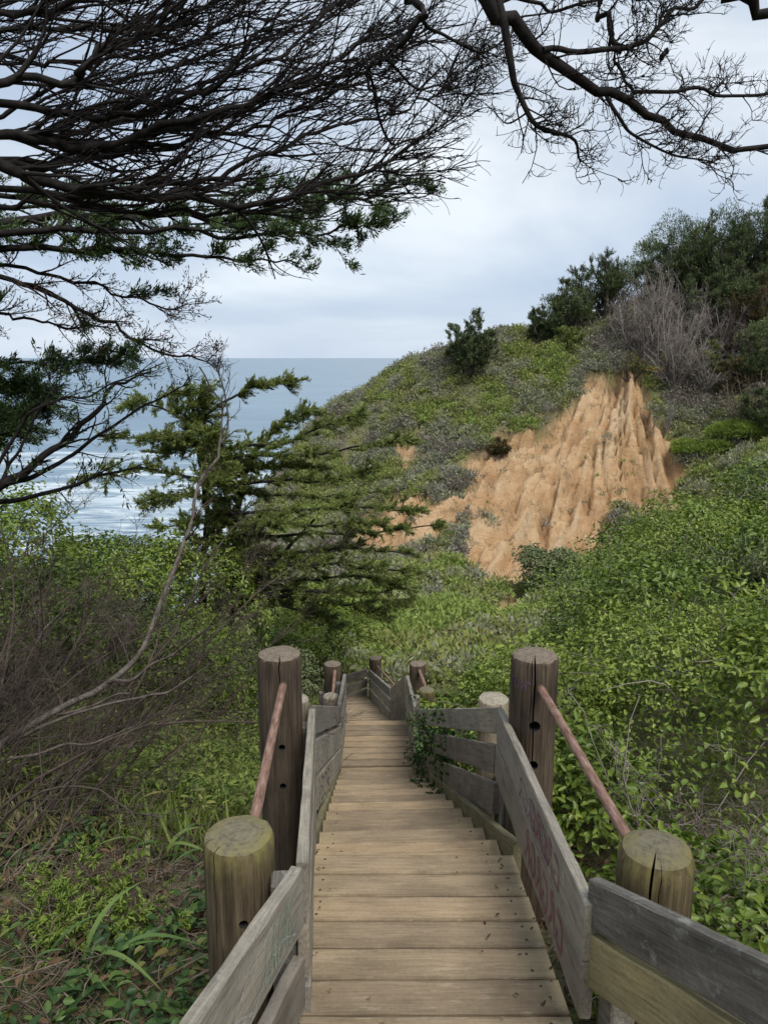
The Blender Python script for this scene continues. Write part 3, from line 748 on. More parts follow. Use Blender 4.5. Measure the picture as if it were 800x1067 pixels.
# ------------------------------------------------------------------ pipe handrails
def pipe(p0, p1, label, r=.021):
    p0 = np.array(p0, float); p1 = np.array(p1, float)
    L = np.linalg.norm(p1-p0); n = 20; K = 30
    a = np.arange(n)*2*math.pi/n; V = []
    for x in np.linspace(0, L, K): V.append(np.stack([np.full(n, x), np.cos(a)*r, np.sin(a)*r], 1))
    V = np.concatenate(V); Fq = [(k*n+i, (k+1)*n+i, (k+1)*n+(i+1) % n, k*n+(i+1) % n) for k in range(K-1) for i in range(n)]
    me = bpy.data.meshes.new('pipe'); me.from_pydata(V.tolist(), [], Fq+[tuple(range(n)), tuple(range(K*n-1, (K-1)*n-1, -1))]); me.materials.append(M['pipe'])
    me.polygons.foreach_set('use_smooth', np.array([len(p.vertices) == 4 for p in me.polygons])); me.update()
    o = link('pipe_handrail', me)
    d = Vector(p1-p0).normalized(); y = Vector((-d.y, d.x, 0)).normalized(); m = Matrix((d, y, d.cross(y))).transposed().to_4x4(); m.translation = Vector(p0); o.matrix_basis = m
    tag(o, label, 'handrail', 'rusty pipes between the log posts')
    # bolted pipe cap at the lower face
    return o
pipe(P(295, 714, 4.24), P(263, 864, 2.79), 'rusty pink pipe handrail between the two left log posts')
pipe(P(563, 717, 3.99), P(659, 882, 2.63), 'rusty pink pipe handrail between the two right log posts')
pipe(P(349, 699, 10.06), (p5[0]+.02, p5[1]+.05, z5-.04), 'short pinkish pipe hanging from the distant left post')
pipe(P(437, 699, 10.28), (p6[0], p6[1]+.06, z6-.04), 'short pinkish pipe hanging from the distant right post')
pipe(P(393, 694, 14.66), P(411, 714, 11.9), 'thin grey pipe running from the farthest corner post', r=.017)
# ------------------------------------------------------------------ vegetation materials
M['bramble'] = leaf_mat('bramble_leaf', [(0, (.16, .11, .05)), (.04, (.12, .09, .04)), (.06, (.045, .072, .014)), (.35, (.105, .165, .025)), (.7, (.19, .255, .038)), (1, (.28, .33, .068))], .42, .3, .4)
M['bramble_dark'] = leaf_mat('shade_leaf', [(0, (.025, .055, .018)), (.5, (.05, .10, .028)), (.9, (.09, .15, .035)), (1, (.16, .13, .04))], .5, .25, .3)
M['bush_bright'] = leaf_mat('bright_bush_leaf', [(0, (.07, .115, .02)), (.5, (.155, .225, .036)), (1, (.28, .34, .07))], .5, .3)
M['bush_grey'] = leaf_mat('grey_green_leaf', [(0, (.075, .10, .045)), (.5, (.14, .175, .075)), (1, (.22, .245, .12))], .6, .25)
M['cypress'] = leaf_mat('cypress_spray', [(0, (.028, .05, .02)), (.5, (.065, .105, .036)), (1, (.12, .165, .055))], .65, .2, .2)
M['cypress_mid'] = leaf_mat('cypress_spray_light', [(0, (.08, .10, .03)), (.5, (.175, .22, .06)), (1, (.28, .31, .10))], .65, .35, .2)
M['dead_spray'] = leaf_mat('dead_spray', [(0, (.06, .035, .03)), (.6, (.11, .065, .05)), (1, (.16, .11, .08))], .8, .1, .1)
M['pine'] = leaf_mat('pine_needle', [(0, (.035, .052, .027)), (.5, (.075, .10, .042)), (1, (.13, .16, .06))], .6, .15, .2)
M['pine_brown'] = leaf_mat('browned_needle', [(0, (.04, .06, .02)), (.5, (.10, .085, .035)), (1, (.17, .10, .05))], .7, .15, .2)
M['scrub'] = leaf_mat('coastal_scrub', [(0, (.21, .18, .15)), (.2, (.265, .245, .205)), (.36, (.22, .24, .16)), (.52, (.29, .305, .195)), (.62, (.20, .215, .075)), (.76, (.31, .31, .11)), (.88, (.15, .22, .055)), (1, (.26, .33, .09))], .8, .25, .1)
M['grass'] = leaf_mat('slope_weeds', [(0, (.28, .24, .13)), (.25, (.22, .21, .09)), (.5, (.13, .18, .04)), (.8, (.18, .25, .055)), (1, (.30, .31, .09))], .6, .3, .2)
M['strap'] = leaf_mat('strap_leaf', [(0, (.05, .11, .03)), (.6, (.11, .19, .05)), (.85, (.2, .25, .07)), (1, (.30, .27, .09))], .4, .3, .4)
M['litter'] = leaf_mat('dead_leaf', [(0, (.05, .032, .02)), (.5, (.11, .07, .04)), (1, (.22, .15, .085))], .85, .1, .1)
M['yellow'] = leaf_mat('yellow_flower', [(0, (.45, .33, .02)), (1, (.75, .58, .05))], .7, .2, .1)
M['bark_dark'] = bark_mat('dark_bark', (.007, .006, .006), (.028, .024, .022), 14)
M['bark_grey'] = bark_mat('grey_bark', (.05, .04, .034), (.15, .125, .11), 14)
M['bark_pale'] = bark_mat('pale_bark', (.055, .046, .04), (.17, .147, .128), 18)
M['twig_brown'] = bark_mat('brown_twig', (.03, .022, .018), (.105, .082, .068), 3)
M['twig_grey'] = bark_mat('grey_twig', (.12, .10, .09), (.27, .24, .22), 2)
M['twig_litter'] = bark_mat('litter_twig', (.05, .038, .028), (.19, .15, .115), 9)

def wpt(p): return np.asarray(p, float)
def limbw(pts, r0, r1, K=24, wob=.02, power=1.):
    p = spline([wpt(q) if len(q) == 3 and not isinstance(q, tuple) else P(*q) for q in pts], K)
    L = np.linalg.norm(np.diff(p, axis=0), axis=1).sum(); s = rng.random()*50; t = np.linspace(0, L*5, K)
    e = np.minimum(np.linspace(0, 6, K), 1)[:, None]
    p = p+e*wob*2*np.stack([vnoise(t, t*0+s, s=1)-.5, vnoise(t, t*0+s, s=2)-.5, vnoise(t, t*0+s, s=3)-.5], 1)
    return p, r0+(r1-r0)*np.linspace(0, 1, K)**power
def limbs(Pp, R, sides, mat, T):
    for k in range(len(Pp)): part('limb', *tubes(Pp[k:k+1], R[k:k+1], sides)[:3], mat=M[mat], parent=T, smooth=True)
def spray(Pp, per, L, W, spread=.5, up=.3, t0=.1, jit=.02):
    p, t = tuft_pts(Pp, per, t0); n = len(p)
    d = norm(t*(.8)+rng.normal(size=(n, 3))*spread+np.array([0, 0, up]))
    nn = norm(np.array([0, 0, 1.])+rng.normal(size=(n, 3))*.5)
    return blades(p+rng.normal(size=(n, 3))*jit, d, nn, L*(.6+.8*rng.random(n)), W*(.7+.6*rng.random(n)), np.clip(np.repeat(rng.random(len(Pp)), per)*.5+rng.random(n)*.5, 0, 1))
# ------------------------------------------------------------------ overhanging bare cypress, upper left
tA = np.array([-4.9, 3.9]); zA = float(H(tA[:1], tA[1:])[0])
T = thing('cypress_tree', (tA[0], tA[1], zA), 'dark windswept tree at upper left with a fan of bare wavy branches', 'tree', 'trees')
tr = limbw([np.array([tA[0], tA[1], zA-.3]), np.array([tA[0]+.05, tA[1], zA+1.4]), np.array([-4.75, 4.0, .0]), np.array([-4.6, 4.1, 1.6]), np.array([-4.5, 4.1, 3.2])], .30, .11, 30, .04)
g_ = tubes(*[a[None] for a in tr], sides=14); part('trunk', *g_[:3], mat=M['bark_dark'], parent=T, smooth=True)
root = lambda dz: np.array([-4.62+.0*dz, 4.1, 1.0+dz])
LA_ = [([root(-.1), (-130, 120, 4.6), (0, 165, 4.8), (35, 187, 4.9), (80, 197, 5), (150, 204, 5.1), (230, 212, 5.2), (310, 204, 5.3), (370, 180, 5.4), (440, 148, 5.5)], .055, .012),
       ([root(0), (-120, 150, 4.7), (0, 146, 4.9), (60, 152, 5), (130, 143, 5.05), (200, 122, 5.1), (270, 97, 5.2), (340, 68, 5.3), (400, 35, 5.4)], .045, .01),
       ([root(.2), (-100, 105, 4.9), (40, 113, 5.1), (110, 120, 5.2), (180, 105, 5.3), (250, 80, 5.3), (310, 42, 5.4), (360, 0, 5.5)], .04, .009),
       ([root(.35), (-100, 90, 4.4), (60, 84, 4.6), (100, 60, 4.6), (140, 34, 4.7), (185, 5, 4.7), (220, -30, 4.8)], .036, .012),
       ([root(.5), (-100, 50, 5.2), (40, 32, 5.4), (120, 24, 5.5), (210, 4, 5.6), (290, -25, 5.6)], .03, .01),
       ([root(-.05), (-100, 185, 5.0), (90, 165, 5.3), (190, 137, 5.4), (280, 103, 5.5), (350, 82, 5.6), (420, 45, 5.7)], .036, .008),
       ([root(.1), (-60, 150, 5.4), (100, 132, 5.6), (200, 95, 5.7), (262, 50, 5.7), (310, -8, 5.8)], .032, .01),
       ([root(-.1), (0, 170, 5.2), (120, 155, 5.5), (210, 148, 5.6), (290, 124, 5.7), (370, 86, 5.8), (452, 42, 5.9)], .03, .007),
       ([root(-.1), (20, 200, 5.0), (160, 196, 5.2), (250, 174, 5.3), (330, 140, 5.4), (400, 120, 5.5), (462, 92, 5.6)], .03, .007),
       ([root(.6), (-80, 20, 4.5), (60, 6, 4.6), (150, -14, 4.7), (260, -40, 4.8)], .032, .012),
       ([root(-.2), (-80, 215, 5.3), (70, 212, 5.6), (180, 222, 5.7), (280, 214, 5.8), (360, 196, 5.9), (415, 172, 6)], .03, .006),
       ([root(.25), (-60, 60, 5.6), (80, 66, 5.8), (170, 52, 5.9), (250, 20, 6), (310, -20, 6)], .026, .008),
       ([root(.3), (-60, 130, 5.8), (60, 95, 6), (150, 78, 6.1), (230, 55, 6.2), (330, 15, 6.3), (370, -15, 6.3)], .026, .008)]
LA_ = stack([limbw(l, a*.85, b*.8, 40, .05) for l, a, b in LA_])
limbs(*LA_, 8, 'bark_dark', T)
Bi = np.array([.55, .1, .38])
t1 = grow(*LA_, 36, (10, 38), (.4, 1.35), 10, Bi, .085, .22, .55, rmin=.0068, bend=.6)
t2 = grow(*t1, 5, (14, 42), (.2, .6), 7, Bi, .10, .15, .65, rmin=.0042, bend=.7)
t3 = grow(*t2, 2, (20, 55), (.08, .28), 5, Bi, .2, .3, .7, rmin=.003, bend=.7)
g_ = merge([tubes(*t1, sides=5), tubes(*t2, sides=4), tubes(*t3, sides=3)])
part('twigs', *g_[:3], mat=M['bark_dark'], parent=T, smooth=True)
# ------------------------------------------------------------------ bare overhead tree, top right
tB = np.array([3.3, -.3]); zB = float(H(tB[:1], tB[1:])[0])
T = thing('bare_tree', (tB[0], tB[1], zB), 'bare overhead tree whose crooked dark limbs hang in from the top right', 'tree', 'trees')
tr = limbw([np.array([3.3, -.3, zB-.3]), np.array([3.2, -.2, .4]), np.array([2.7, 0, 2.0]), np.array([1.9, .35, 3.0]), np.array([1.0, .6, 3.3])], .24, .085, 30, .04)
g_ = tubes(*[a[None] for a in tr], sides=14); part('trunk', *g_[:3], mat=M['bark_dark'], parent=T, smooth=True)
r0 = np.array([1.0, .6, 3.3]); rr = np.array([2.2, .25, 2.75])
LB_ = [([r0, np.array([.5, 1.8, 3.55]), (440, -150, 3.7), (490, -45, 3.95), (517, 8, 4.0), (548, 42, 4.1), (590, 70, 4.2), (632, 97, 4.3), (680, 126, 4.4), (740, 146, 4.5), (850, 156, 4.6)], .056, .013),
       ([np.array(P(505, -35, 3.95)), (522, 20, 4.0), (528, 62, 4.05), (536, 100, 4.1), (562, 130, 4.2), (590, 146, 4.3), (607, 168, 4.35)], .026, .006),
       ([np.array(P(640, 99, 4.3)), (675, 95, 4.45), (750, 96, 4.6), (830, 88, 4.8)], .013, .008),
       ([np.array(P(565, 52, 4.12)), (640, 46, 4.4), (690, 24, 4.6), (740, -8, 4.8)], .016, .01),
       ([np.array([.9, 2.2, 3.4]), (625, -30, 4.4), (636, 20, 4.45), (645, 60, 4.45), (657, 95, 4.4)], .02, .008),
       ([np.array(P(512, 0, 4.0)), (560, 9, 4.2), (620, 4, 4.4), (680, -10, 4.6)], .012, .006),
       ([rr, np.array([1.9, 1.3, 3.3]), (700, -120, 4.0), (745, -28, 4.1), (775, 2, 4.15), (810, 26, 4.2), (880, 60, 4.4), (960, 110, 4.6), (1040, 190, 4.8)], .052, .012),
       ([np.array([.6, 1.8, 3.4]), (425, -60, 4.4), (436, 0, 4.5), (437, 18, 4.5), (422, 44, 4.6), (398, 60, 4.7), (384, 74, 4.8), (390, 92, 4.8), (412, 108, 4.8)], .03, .007),
       ([np.array(P(437, 16, 4.5)), (470, 38, 4.6), (505, 52, 4.7), (530, 45, 4.8)], .012, .004),
       ([np.array(P(384, 74, 4.8)), (400, 140, 5.0), (430, 146, 5.1), (470, 122, 5.2), (505, 82, 5.3)], .010, .004),
       ([np.array(P(400, 60, 4.7)), (440, 92, 4.9), (470, 88, 5), (500, 60, 5.1)], .009, .004),
       ([np.array(P(630, 96, 4.3)), (650, 130, 4.35), (690, 155, 4.4), (745, 172, 4.5)], .012, .004)]
LB_ = stack([limbw(l, a, b, 28, .04) for l, a, b in LB_])
limbs(*LB_, 9, 'bark_dark', T)
# twigs only where the photo shows them: away from the camera's head
Bi = np.array([.4, .15, .48])
keepB = [0, 1, 2, 3, 4, 5, 7, 8, 9, 10, 11]
t1 = grow(LB_[0][keepB], np.minimum(LB_[1][keepB], .016), 25, (25, 75), (.18, .6), 8, Bi, .22, .42, .4, rmin=.0036, bend=.9)
t2 = grow(*t1, 5, (25, 65), (.08, .26), 6, Bi, .25, .15, .7, rmin=.0028, bend=.9)
t3 = grow(*t2, 3, (25, 65), (.04, .13), 4, Bi, .25, .3, .75, rmin=.0022, bend=.8)
g_ = merge([tubes(*t1, sides=4), tubes(*t2, sides=3), tubes(*t3, sides=3)])
part('twigs', *g_[:3], mat=M['bark_dark'], parent=T, smooth=True)
# small cone cluster on a twig
cp_ = P(690, 60, 4.6); cg = []
for k in range(4):
    c = cp_+rng.normal(size=3)*.02; a = np.linspace(0, 1, 7)
    cg.append(tubes((c+np.outer(a-.5, [0.01, 0, .045]))[None], (.014*np.sin(np.pi*np.clip(a, .04, .96))+.002)[None], 8))
g_ = merge(cg); part('cone_cluster', *g_[:3], mat=M['bark_dark'], parent=T, smooth=True)
# ------------------------------------------------------------------ green cypress behind it, left
tC = np.array([-6.6, 6.2]); zC = float(H(tC[:1], tC[1:])[0])
T = thing('cypress_tree', (tC[0], tC[1], zC), 'dark cypress at the left edge with long level sprays of needles across the sky', 'tree', 'trees')
tr = limbw([np.array([tC[0], tC[1], zC-.3]), np.array([-6.5, 6.3, -2]), np.array([-6.3, 6.4, 0]), np.array([-6.2, 6.5, 2.2])], .28, .12, 24, .04)
g_ = tubes(*[a[None] for a in tr], sides=12); part('trunk', *g_[:3], mat=M['bark_dark'], parent=T, smooth=True)
rc = lambda z: np.array([-6.25, 6.45, z])
LC_ = [([rc(.9), (-60, 232, 7.0), (60, 226, 7.4), (160, 224, 7.7), (250, 226, 8), (330, 214, 8.2), (395, 202, 8.4), (446, 186, 8.6)], .05, .008),
       ([rc(.7), (-60, 262, 7.2), (60, 258, 7.5), (150, 262, 7.8), (240, 270, 8.0), (310, 272, 8.2)], .045, .007),
       ([rc(.8), (-60, 240, 6.6), (70, 240, 7), (170, 240, 7.3), (270, 246, 7.6), (350, 240, 7.8), (385, 232, 7.9)], .04, .006),
       ([rc(1.1), (-60, 205, 7.4), (80, 205, 7.8), (200, 206, 8.2), (300, 196, 8.5), (370, 200, 8.7)], .035, .006),
       ([rc(.5), (-60, 285, 6.8), (40, 300, 7.1), (100, 330, 7.3), (150, 356, 7.5), (195, 372, 7.7), (228, 374, 7.8)], .03, .006),
       ([rc(.6), (-40, 275, 7.4), (60, 288, 7.8), (120, 305, 8), (180, 322, 8.2), (195, 310, 8.3)], .025, .005),
       ([rc(.3), (-60, 320, 7.6), (20, 330, 8), (80, 340, 8.3), (130, 338, 8.5)], .025, .005),
       ([rc(.1), (-60, 370, 7.8), (10, 378, 8.2), (70, 374, 8.5), (130, 372, 8.8)], .028, .006),
       ([rc(-.1), (-60, 398, 8), (10, 408, 8.4), (50, 405, 8.6)], .025, .006),
       ([rc(-.2), (-60, 420, 8.4), (0, 432, 8.8), (50, 424, 9)], .025, .006),
       ([rc(-.4), (-60, 460, 8), (-10, 455, 8.2), (30, 448, 8.4)], .025, .006),
       ([rc(.9), (-60, 222, 8.2), (100, 216, 8.6), (230, 236, 9), (330, 226, 9.3)], .03, .005)]
LC_ = stack([limbw(l, a, b, 28, .05) for l, a, b in LC_])
limbs(*LC_, 7, 'bark_dark', T)
Bi = np.array([.35, .05, .12])
t1 = grow(*LC_, 34, (20, 60), (.25, .8), 7, Bi, .12, .14, .5, flat=.6, rmin=.004)
t2 = grow(*t1, 4, (20, 55), (.1, .3), 5, Bi+[0, 0, .2], .15, .2, .7, flat=.4, rmin=.003)
g_ = merge([tubes(*t1, sides=4), tubes(*t2, sides=3)]); part('twigs', *g_[:3], mat=M['bark_dark'], parent=T, smooth=True)
dead = np.zeros(len(t1[0]), bool); dead[4*34:7*34] = rng.random(3*34) < .85
gr1 = t1[0][~dead]; d2 = np.repeat(dead, 4)
g_ = merge([spray(gr1, 46, .066, .016, .42, .18), spray(t2[0][~d2], 44, .058, .014, .42, .2)]); part('foliage', *g_[:3], mat=M['cypress'], parent=T, rnd=g_[3])
g_ = merge([spray(t1[0][dead], 5, .05, .014, .6, .2), spray(t2[0][d2], 7, .045, .012, .6, .3)]); part('dead_foliage', *g_[:3], mat=M['dead_spray'], parent=T, rnd=g_[3])
# ------------------------------------------------------------------ layered cypress in the middle distance
bD = P(205, 640, 15.5); zD = float(H(bD[:1], bD[1:2])[0])
T = thing('cypress_tree', (bD[0], bD[1], zD), 'layered green cypress in the gully with flat pads reaching right towards the cliff', 'tree', 'trees')
stems = [limbw([np.array([bD[0], bD[1], zD-.3]), (212, 600, 15.5), (216, 540, 15.5), (208, 480, 15.4), (200, 420, 15.4), (192, 405, 15.4)], .2, .03, 24, .08),
         limbw([np.array([bD[0]+.1, bD[1], zD-.3]), (232, 590, 15.4), (250, 530, 15.3), (262, 480, 15.3), (285, 452, 15.4), (300, 432, 15.5)], .16, .03, 24, .08),
         limbw([np.array([bD[0]+.2, bD[1]-.1, zD-.3]), (250, 620, 15.2), (280, 590, 15), (310, 560, 14.8), (330, 540, 14.7)], .13, .04, 24, .08)]
S_ = stack(stems)
for k in range(3): part('trunk', *tubes(S_[0][k:k+1], S_[1][k:k+1]*.5, 9)[:3], mat=M['bark_dark'], parent=T, smooth=True)
pads = [[(205, 440, 15.4), (238, 415, 15.3), (270, 402, 15.2), (303, 400, 15.1)], [(203, 445, 15.4), (165, 425, 15.2), (132, 420, 15)], [(208, 460, 15.4), (155, 455, 15.1), (105, 457, 14.8)],
        [(200, 425, 15.4), (210, 410, 15.2), (180, 412, 15.6)], [(265, 475, 15.3), (285, 448, 15.3), (310, 436, 15.4), (325, 430, 15.5)], [(220, 470, 15.3), (290, 462, 14.6), (345, 440, 14.2), (372, 434, 14)],
        [(225, 478, 15.2), (300, 474, 14.4), (370, 468, 14), (425, 458, 13.7)], [(215, 500, 15.3), (165, 490, 15), (110, 495, 14.7), (75, 500, 14.5)], [(225, 505, 15.2), (300, 502, 14.3), (360, 496, 14), (390, 490, 13.8)],
        [(228, 535, 15.2), (310, 532, 14.2), (380, 528, 13.8), (432, 534, 13.5)], [(232, 560, 15.1), (320, 556, 14), (390, 553, 13.6), (450, 549, 13.3)], [(235, 580, 15.1), (300, 577, 14), (360, 572, 13.6), (424, 576, 13.2)],
        [(238, 602, 15), (310, 606, 13.8), (370, 600, 13.4), (424, 614, 13)], [(240, 628, 15), (310, 622, 13.8), (360, 630, 13.4), (400, 642, 13.1)], [(215, 470, 15.4), (190, 465, 15.8), (160, 475, 16)], [(220, 520, 15.3), (180, 515, 15), (150, 522, 14.8)],
        [(222, 545, 15.3), (190, 545, 15), (165, 552, 14.8)], [(220, 480, 15.4), (225, 462, 14.8), (210, 450, 14.4)], [(230, 500, 15.2), (235, 490, 14.4), (215, 500, 14)], [(240, 540, 15.2), (270, 545, 14.3), (290, 540, 13.7)],
        [(240, 575, 15.1), (275, 590, 14.2), (320, 588, 13.6)], [(240, 510, 15.2), (270, 515, 15.6), (340, 516, 15.8), (400, 512, 16)], [(245, 600, 15), (300, 615, 14.6), (350, 655, 14.2)], [(216, 560, 15.3), (200, 575, 14.6), (185, 590, 14)], [(250, 490, 15.2), (290, 488, 14.8), (330, 484, 14.6)]]
pads += [[(245, 590, 15), (330, 588, 13.4), (395, 592, 12.9), (428, 600, 12.6)], [(240, 545, 15.2), (330, 546, 13.6), (410, 541, 13.1)], [(245, 615, 15), (320, 618, 13.6), (385, 620, 13.1), (415, 632, 12.9)], [(250, 610, 15), (300, 630, 14), (340, 645, 13.8)]]
_sp = S_[0].reshape(-1, 3)
def joined(l):
    p = P(*l[0]); k = np.argmin(np.linalg.norm(_sp-p, axis=1)+np.where(_sp[:, 2] > p[2]+.1, .5, 0)); return [_sp[k]]+l
pads = [joined(l) for l in pads]
LD_ = stack([limbw(l, .045, .01, 20, .06) for l in pads])
limbs(*LD_, 6, 'bark_dark', T)
Bi = np.array([.45, -.1, .04])
t1 = grow(*LD_, 46, (20, 60), (.2, .75), 7, Bi, .06, .08, .5, flat=.97, rmin=.005, lentaper=.6)
t2 = grow(*t1, 6, (20, 55), (.12, .36), 5, Bi+[0, 0, .02], .08, .15, .7, flat=.94, rmin=.004)
g_ = merge([tubes(*t1, sides=3), tubes(*t2, sides=3)]); part('twigs', *g_[:3], mat=M['bark_dark'], parent=T)
g_ = merge([spray(t1[0], 34, .075, .019, .3, .1, jit=.012), spray(t2[0], 30, .065, .017, .3, .12, jit=.012)]); part('foliage', *g_[:3], mat=M['cypress_mid'], parent=T, rnd=g_[3])
# ------------------------------------------------------------------ bushes made of leafy clumps
def cull(p, cid, C, R, f=.72):
    keep = np.ones(len(p), bool)
    for s in range(0, len(p), 20000):
        q = p[s:s+20000]; d = np.sqrt((((q[:, None]-C[None])/R[None])**2).sum(2)); d[np.arange(len(q)), cid[s:s+20000]] = 9
        keep[s:s+20000] = d.min(1) > f
    return keep
def clump_leaves(C, R, per, L, W, kind='leaf', upn=.6, low=-.35, dospread=1., tint=.5):
    per = np.broadcast_to(per, (len(C),)).astype(int); cid = np.repeat(np.arange(len(C)), per); n = len(cid)
    d = norm(rng.normal(size=(n, 3))); d[:, 2] = np.where(d[:, 2] < low, -d[:, 2], d[:, 2])
    lump = 1+.45*(vnoise(d[:, 0]*2.2+cid*7.3, d[:, 1]*2.2+cid*3.1, d[:, 2]*2.2, s=41)-.5)*2*.6+.25*(vnoise(d[:, 0]*6+cid*5.3, d[:, 1]*6, d[:, 2]*6+cid*1.7, s=43)-.5)
    rad = lump*(1-.42*rng.random(n)**2)
    p = C[cid]+d*R[cid]*rad[:, None]
    k = cull(p, cid, C, R); p, d, cid = p[k], d[k], cid[k]; n = len(p)
    nn = norm(d+np.array([0, 0, upn])+rng.normal(size=(n, 3))*.45)
    dd = norm(np.cross(nn, rng.normal(size=(n, 3)))*dospread+d*.35)
    Ls = (L[cid] if np.ndim(L) else L)*(.6+.75*rng.random(n)); Ws = (W[cid] if np.ndim(W) else W)*(.7+.5*rng.random(n))
    rn = np.clip(rng.random(len(C))[cid]*tint*.7+rng.random(n)*(1-tint*.7), 0, 1)
    if kind == 'leaf': return leaves(p, dd, nn, Ls, Ws, rnd=rn)
    return blades(p, norm(d+rng.normal(size=(n, 3))*.5+np.array([0, 0, .5])), nn, Ls, Ws, rn)
def bush(name, base, rx, ry, h, nc, per, L, W, mat, label, cat='bush', group='bushes', stems=10, kind='leaf', smat='bark_grey', crad=.4, upn=.6):
    base = np.array(base, float); base[2] = float(H(base[:1], base[1:2])[0])
    T = thing(name, base, label, cat, group)
    a = rng.random(nc)*2*math.pi; rr = np.sqrt(rng.random(nc))*.78; zz = .3+.62*rng.random(nc)*np.sqrt(np.maximum(1-rr**2*.9, .1))
    C = base+np.stack([np.cos(a)*rr*rx, np.sin(a)*rr*ry, zz*h], 1)
    R = np.stack([rx*crad*(.7+.6*rng.random(nc)), ry*crad*(.7+.6*rng.random(nc)), h*crad*.75*(.7+.6*rng.random(nc))], 1)
    s = np.stack([base+rng.normal(size=(nc, 3))*[rx*.1, ry*.1, 0]-[0, 0, .15], (base+C)/2+rng.normal(size=(nc, 3))*.08*h, C], 1)
    s = np.stack([spline(q, 8) for q in s]); Rr = np.broadcast_to(np.linspace(.022, .007, 8)*max(.5, h/1.6), s.shape[:2])
    tw = grow(s, Rr, 5, (20, 60), (.2*h, .42*h), 5, (0, 0, .4), .2, .35, .6, rmin=.004)
    g_ = merge([tubes(s, Rr, 5), tubes(*tw, 3)]); part('stems', *g_[:3], mat=M[smat], parent=T, smooth=True)
    g_ = clump_leaves(C, R, per, L, W, kind, upn); part('foliage', *g_[:3], mat=M[mat], parent=T, rnd=g_[3])
    return T
def bush_at(px, py, z, **k): return P(px, py, z)
# bushes at left, between the bare shrub and the sea
bush('leafy_bush', P(30, 560, 15), 1.9, 1.6, 2.7, 20, 620, .10, .06, 'bush_bright', 'tall bright green bush at the left edge below the surf')
bush('leafy_bush', P(120, 560, 17), 1.7, 1.6, 2.6, 18, 560, .10, .06, 'bush_bright', 'rounded bright green bush just left of the layered cypress trunk')
bush('leafy_bush', P(80, 600, 12.5), 1.5, 1.4, 2.1, 16, 560, .085, .05, 'bush_bright', 'bright green bush standing behind the tangle of bare twigs')
bush('grey_bush', P(120, 610, 11), 1.0, 1.0, 1.5, 14, 420, .07, .03, 'bush_grey', 'grey green feathery bush behind the bare shrub at left')
bush('leafy_bush', P(10, 640, 10), 1.2, 1.2, 1.8, 14, 520, .08, .05, 'bramble', 'deep green bush at the left edge behind the bare twigs')
bush('leafy_bush', P(180, 610, 13), 1.2, 1.2, 1.5, 14, 520, .08, .045, 'bush_bright', 'light green bush at the foot of the layered cypress')
bush('leafy_bush', P(200, 640, 14.5), 1.5, 1.2, 2.6, 18, 560, .09, .05, 'bramble', 'dark green bush wrapped round the trunks of the layered cypress')
bush('leafy_bush', P(160, 660, 11), 1.3, 1.0, 1.3, 12, 520, .07, .045, 'bush_bright', 'low bright green bush behind the leaning pale sapling')
bush('leafy_bush', P(322, 690, 16.6), 1.25, .9, 1.5, 14, 620, .075, .04, 'bush_bright', 'dense green bush above the left tall post')
bush('grey_bush', P(272, 668, 13.2), .9, .8, 1.25, 12, 520, .07, .035, 'bush_grey', 'grey green bush with yellowish tips left of the dense green one')
bush('leafy_bush', P(236, 690, 11.5), .9, .8, 1.0, 10, 480, .065, .04, 'bush_bright', 'low green bush on the weedy slope left of the tall post')
bush('leafy_bush', P(500, 735, 9.4), .8, .6, .95, 14, 620, .07, .045, 'bramble', 'leafy bush with bare stems behind the vine grown railing')
bush('round_bush', P(563, 622, 31), 1.35, 1.2, 2.0, 16, 420, .16, .07, 'bush_grey', 'round grey green bush at the foot of the orange sand scar', upn=.8)
bush('round_bush', P(350, 640, 21), 1.5, 1.3, 1.5, 14, 420, .12, .06, 'bush_bright', 'low green bush in the gully right of the cypress pads')
# ------------------------------------------------------------------ bramble bank on the right
cs = []; low_ = []
tries = rng.random((16000, 2))*[17, 16.5]+[.9, .3]
hz_ = H(tries[:, 0], tries[:, 1], False)
for (x, y), h in zip(tries, hz_):
    if x < deckr(min(y, 13.4))+.62+.55*(y > 7): continue
    if math.hypot(x, y) < 2.7 or (y < 4.2 and x < 1.45 and y > 3.7): continue
    if y > 14.2-.12*abs(x-5) or (x < 2.2 and y > 12.0): continue
    if x < 1.35 and y < 3.5: continue
    zc = h
    # seen from the photograph's side only up to the crest
    sp = .5+.035*math.hypot(x, y)
    if all((x-a)**2+(y-b)**2 > sp*sp for a, b, *_ in cs):
        mo = (float(vnoise(np.array([x*.62]), np.array([y*.62]), s=91)[0])-.40)*1.9-.2*min(1, max(0, (y-6)/4))-.30*min(1, max(0, (y-8)/3))
        mo *= min(1, max(.1, (x-deckr(min(y, 13.4))-.6)/1.2))*min(1, math.hypot(x, y)/5.)
        cs.append((x, y, h+mo, sp*(.8+.5*rng.random())))
        if mo > .18: low_.append((x+rng.normal()*.1, y+rng.normal()*.1, h+mo*.35, sp*.95))
    if len(cs) > 330: break
cs = np.array(cs+low_); nC = len(cs)
Rb = np.stack([cs[:, 3]*(.75+.5*rng.random(nC)), cs[:, 3]*(.75+.5*rng.random(nC)), (.36+.6*rng.random(nC)**1.6)], 1)
clearance = np.maximum(cs[:, 0]-np.interp(cs[:, 1], DECK[:, 0], DECK[:, 2])-.22, .25); Rb[:, :2] = np.minimum(Rb[:, :2], clearance[:, None])
Cb = np.stack([cs[:, 0], cs[:, 1], cs[:, 2]-.05+.34*rng.random(nC)], 1)
dist = np.hypot(cs[:, 0], cs[:, 1])
Lb_ = (.031+.0034*dist)*(.75+.7*rng.random(nC)**2)
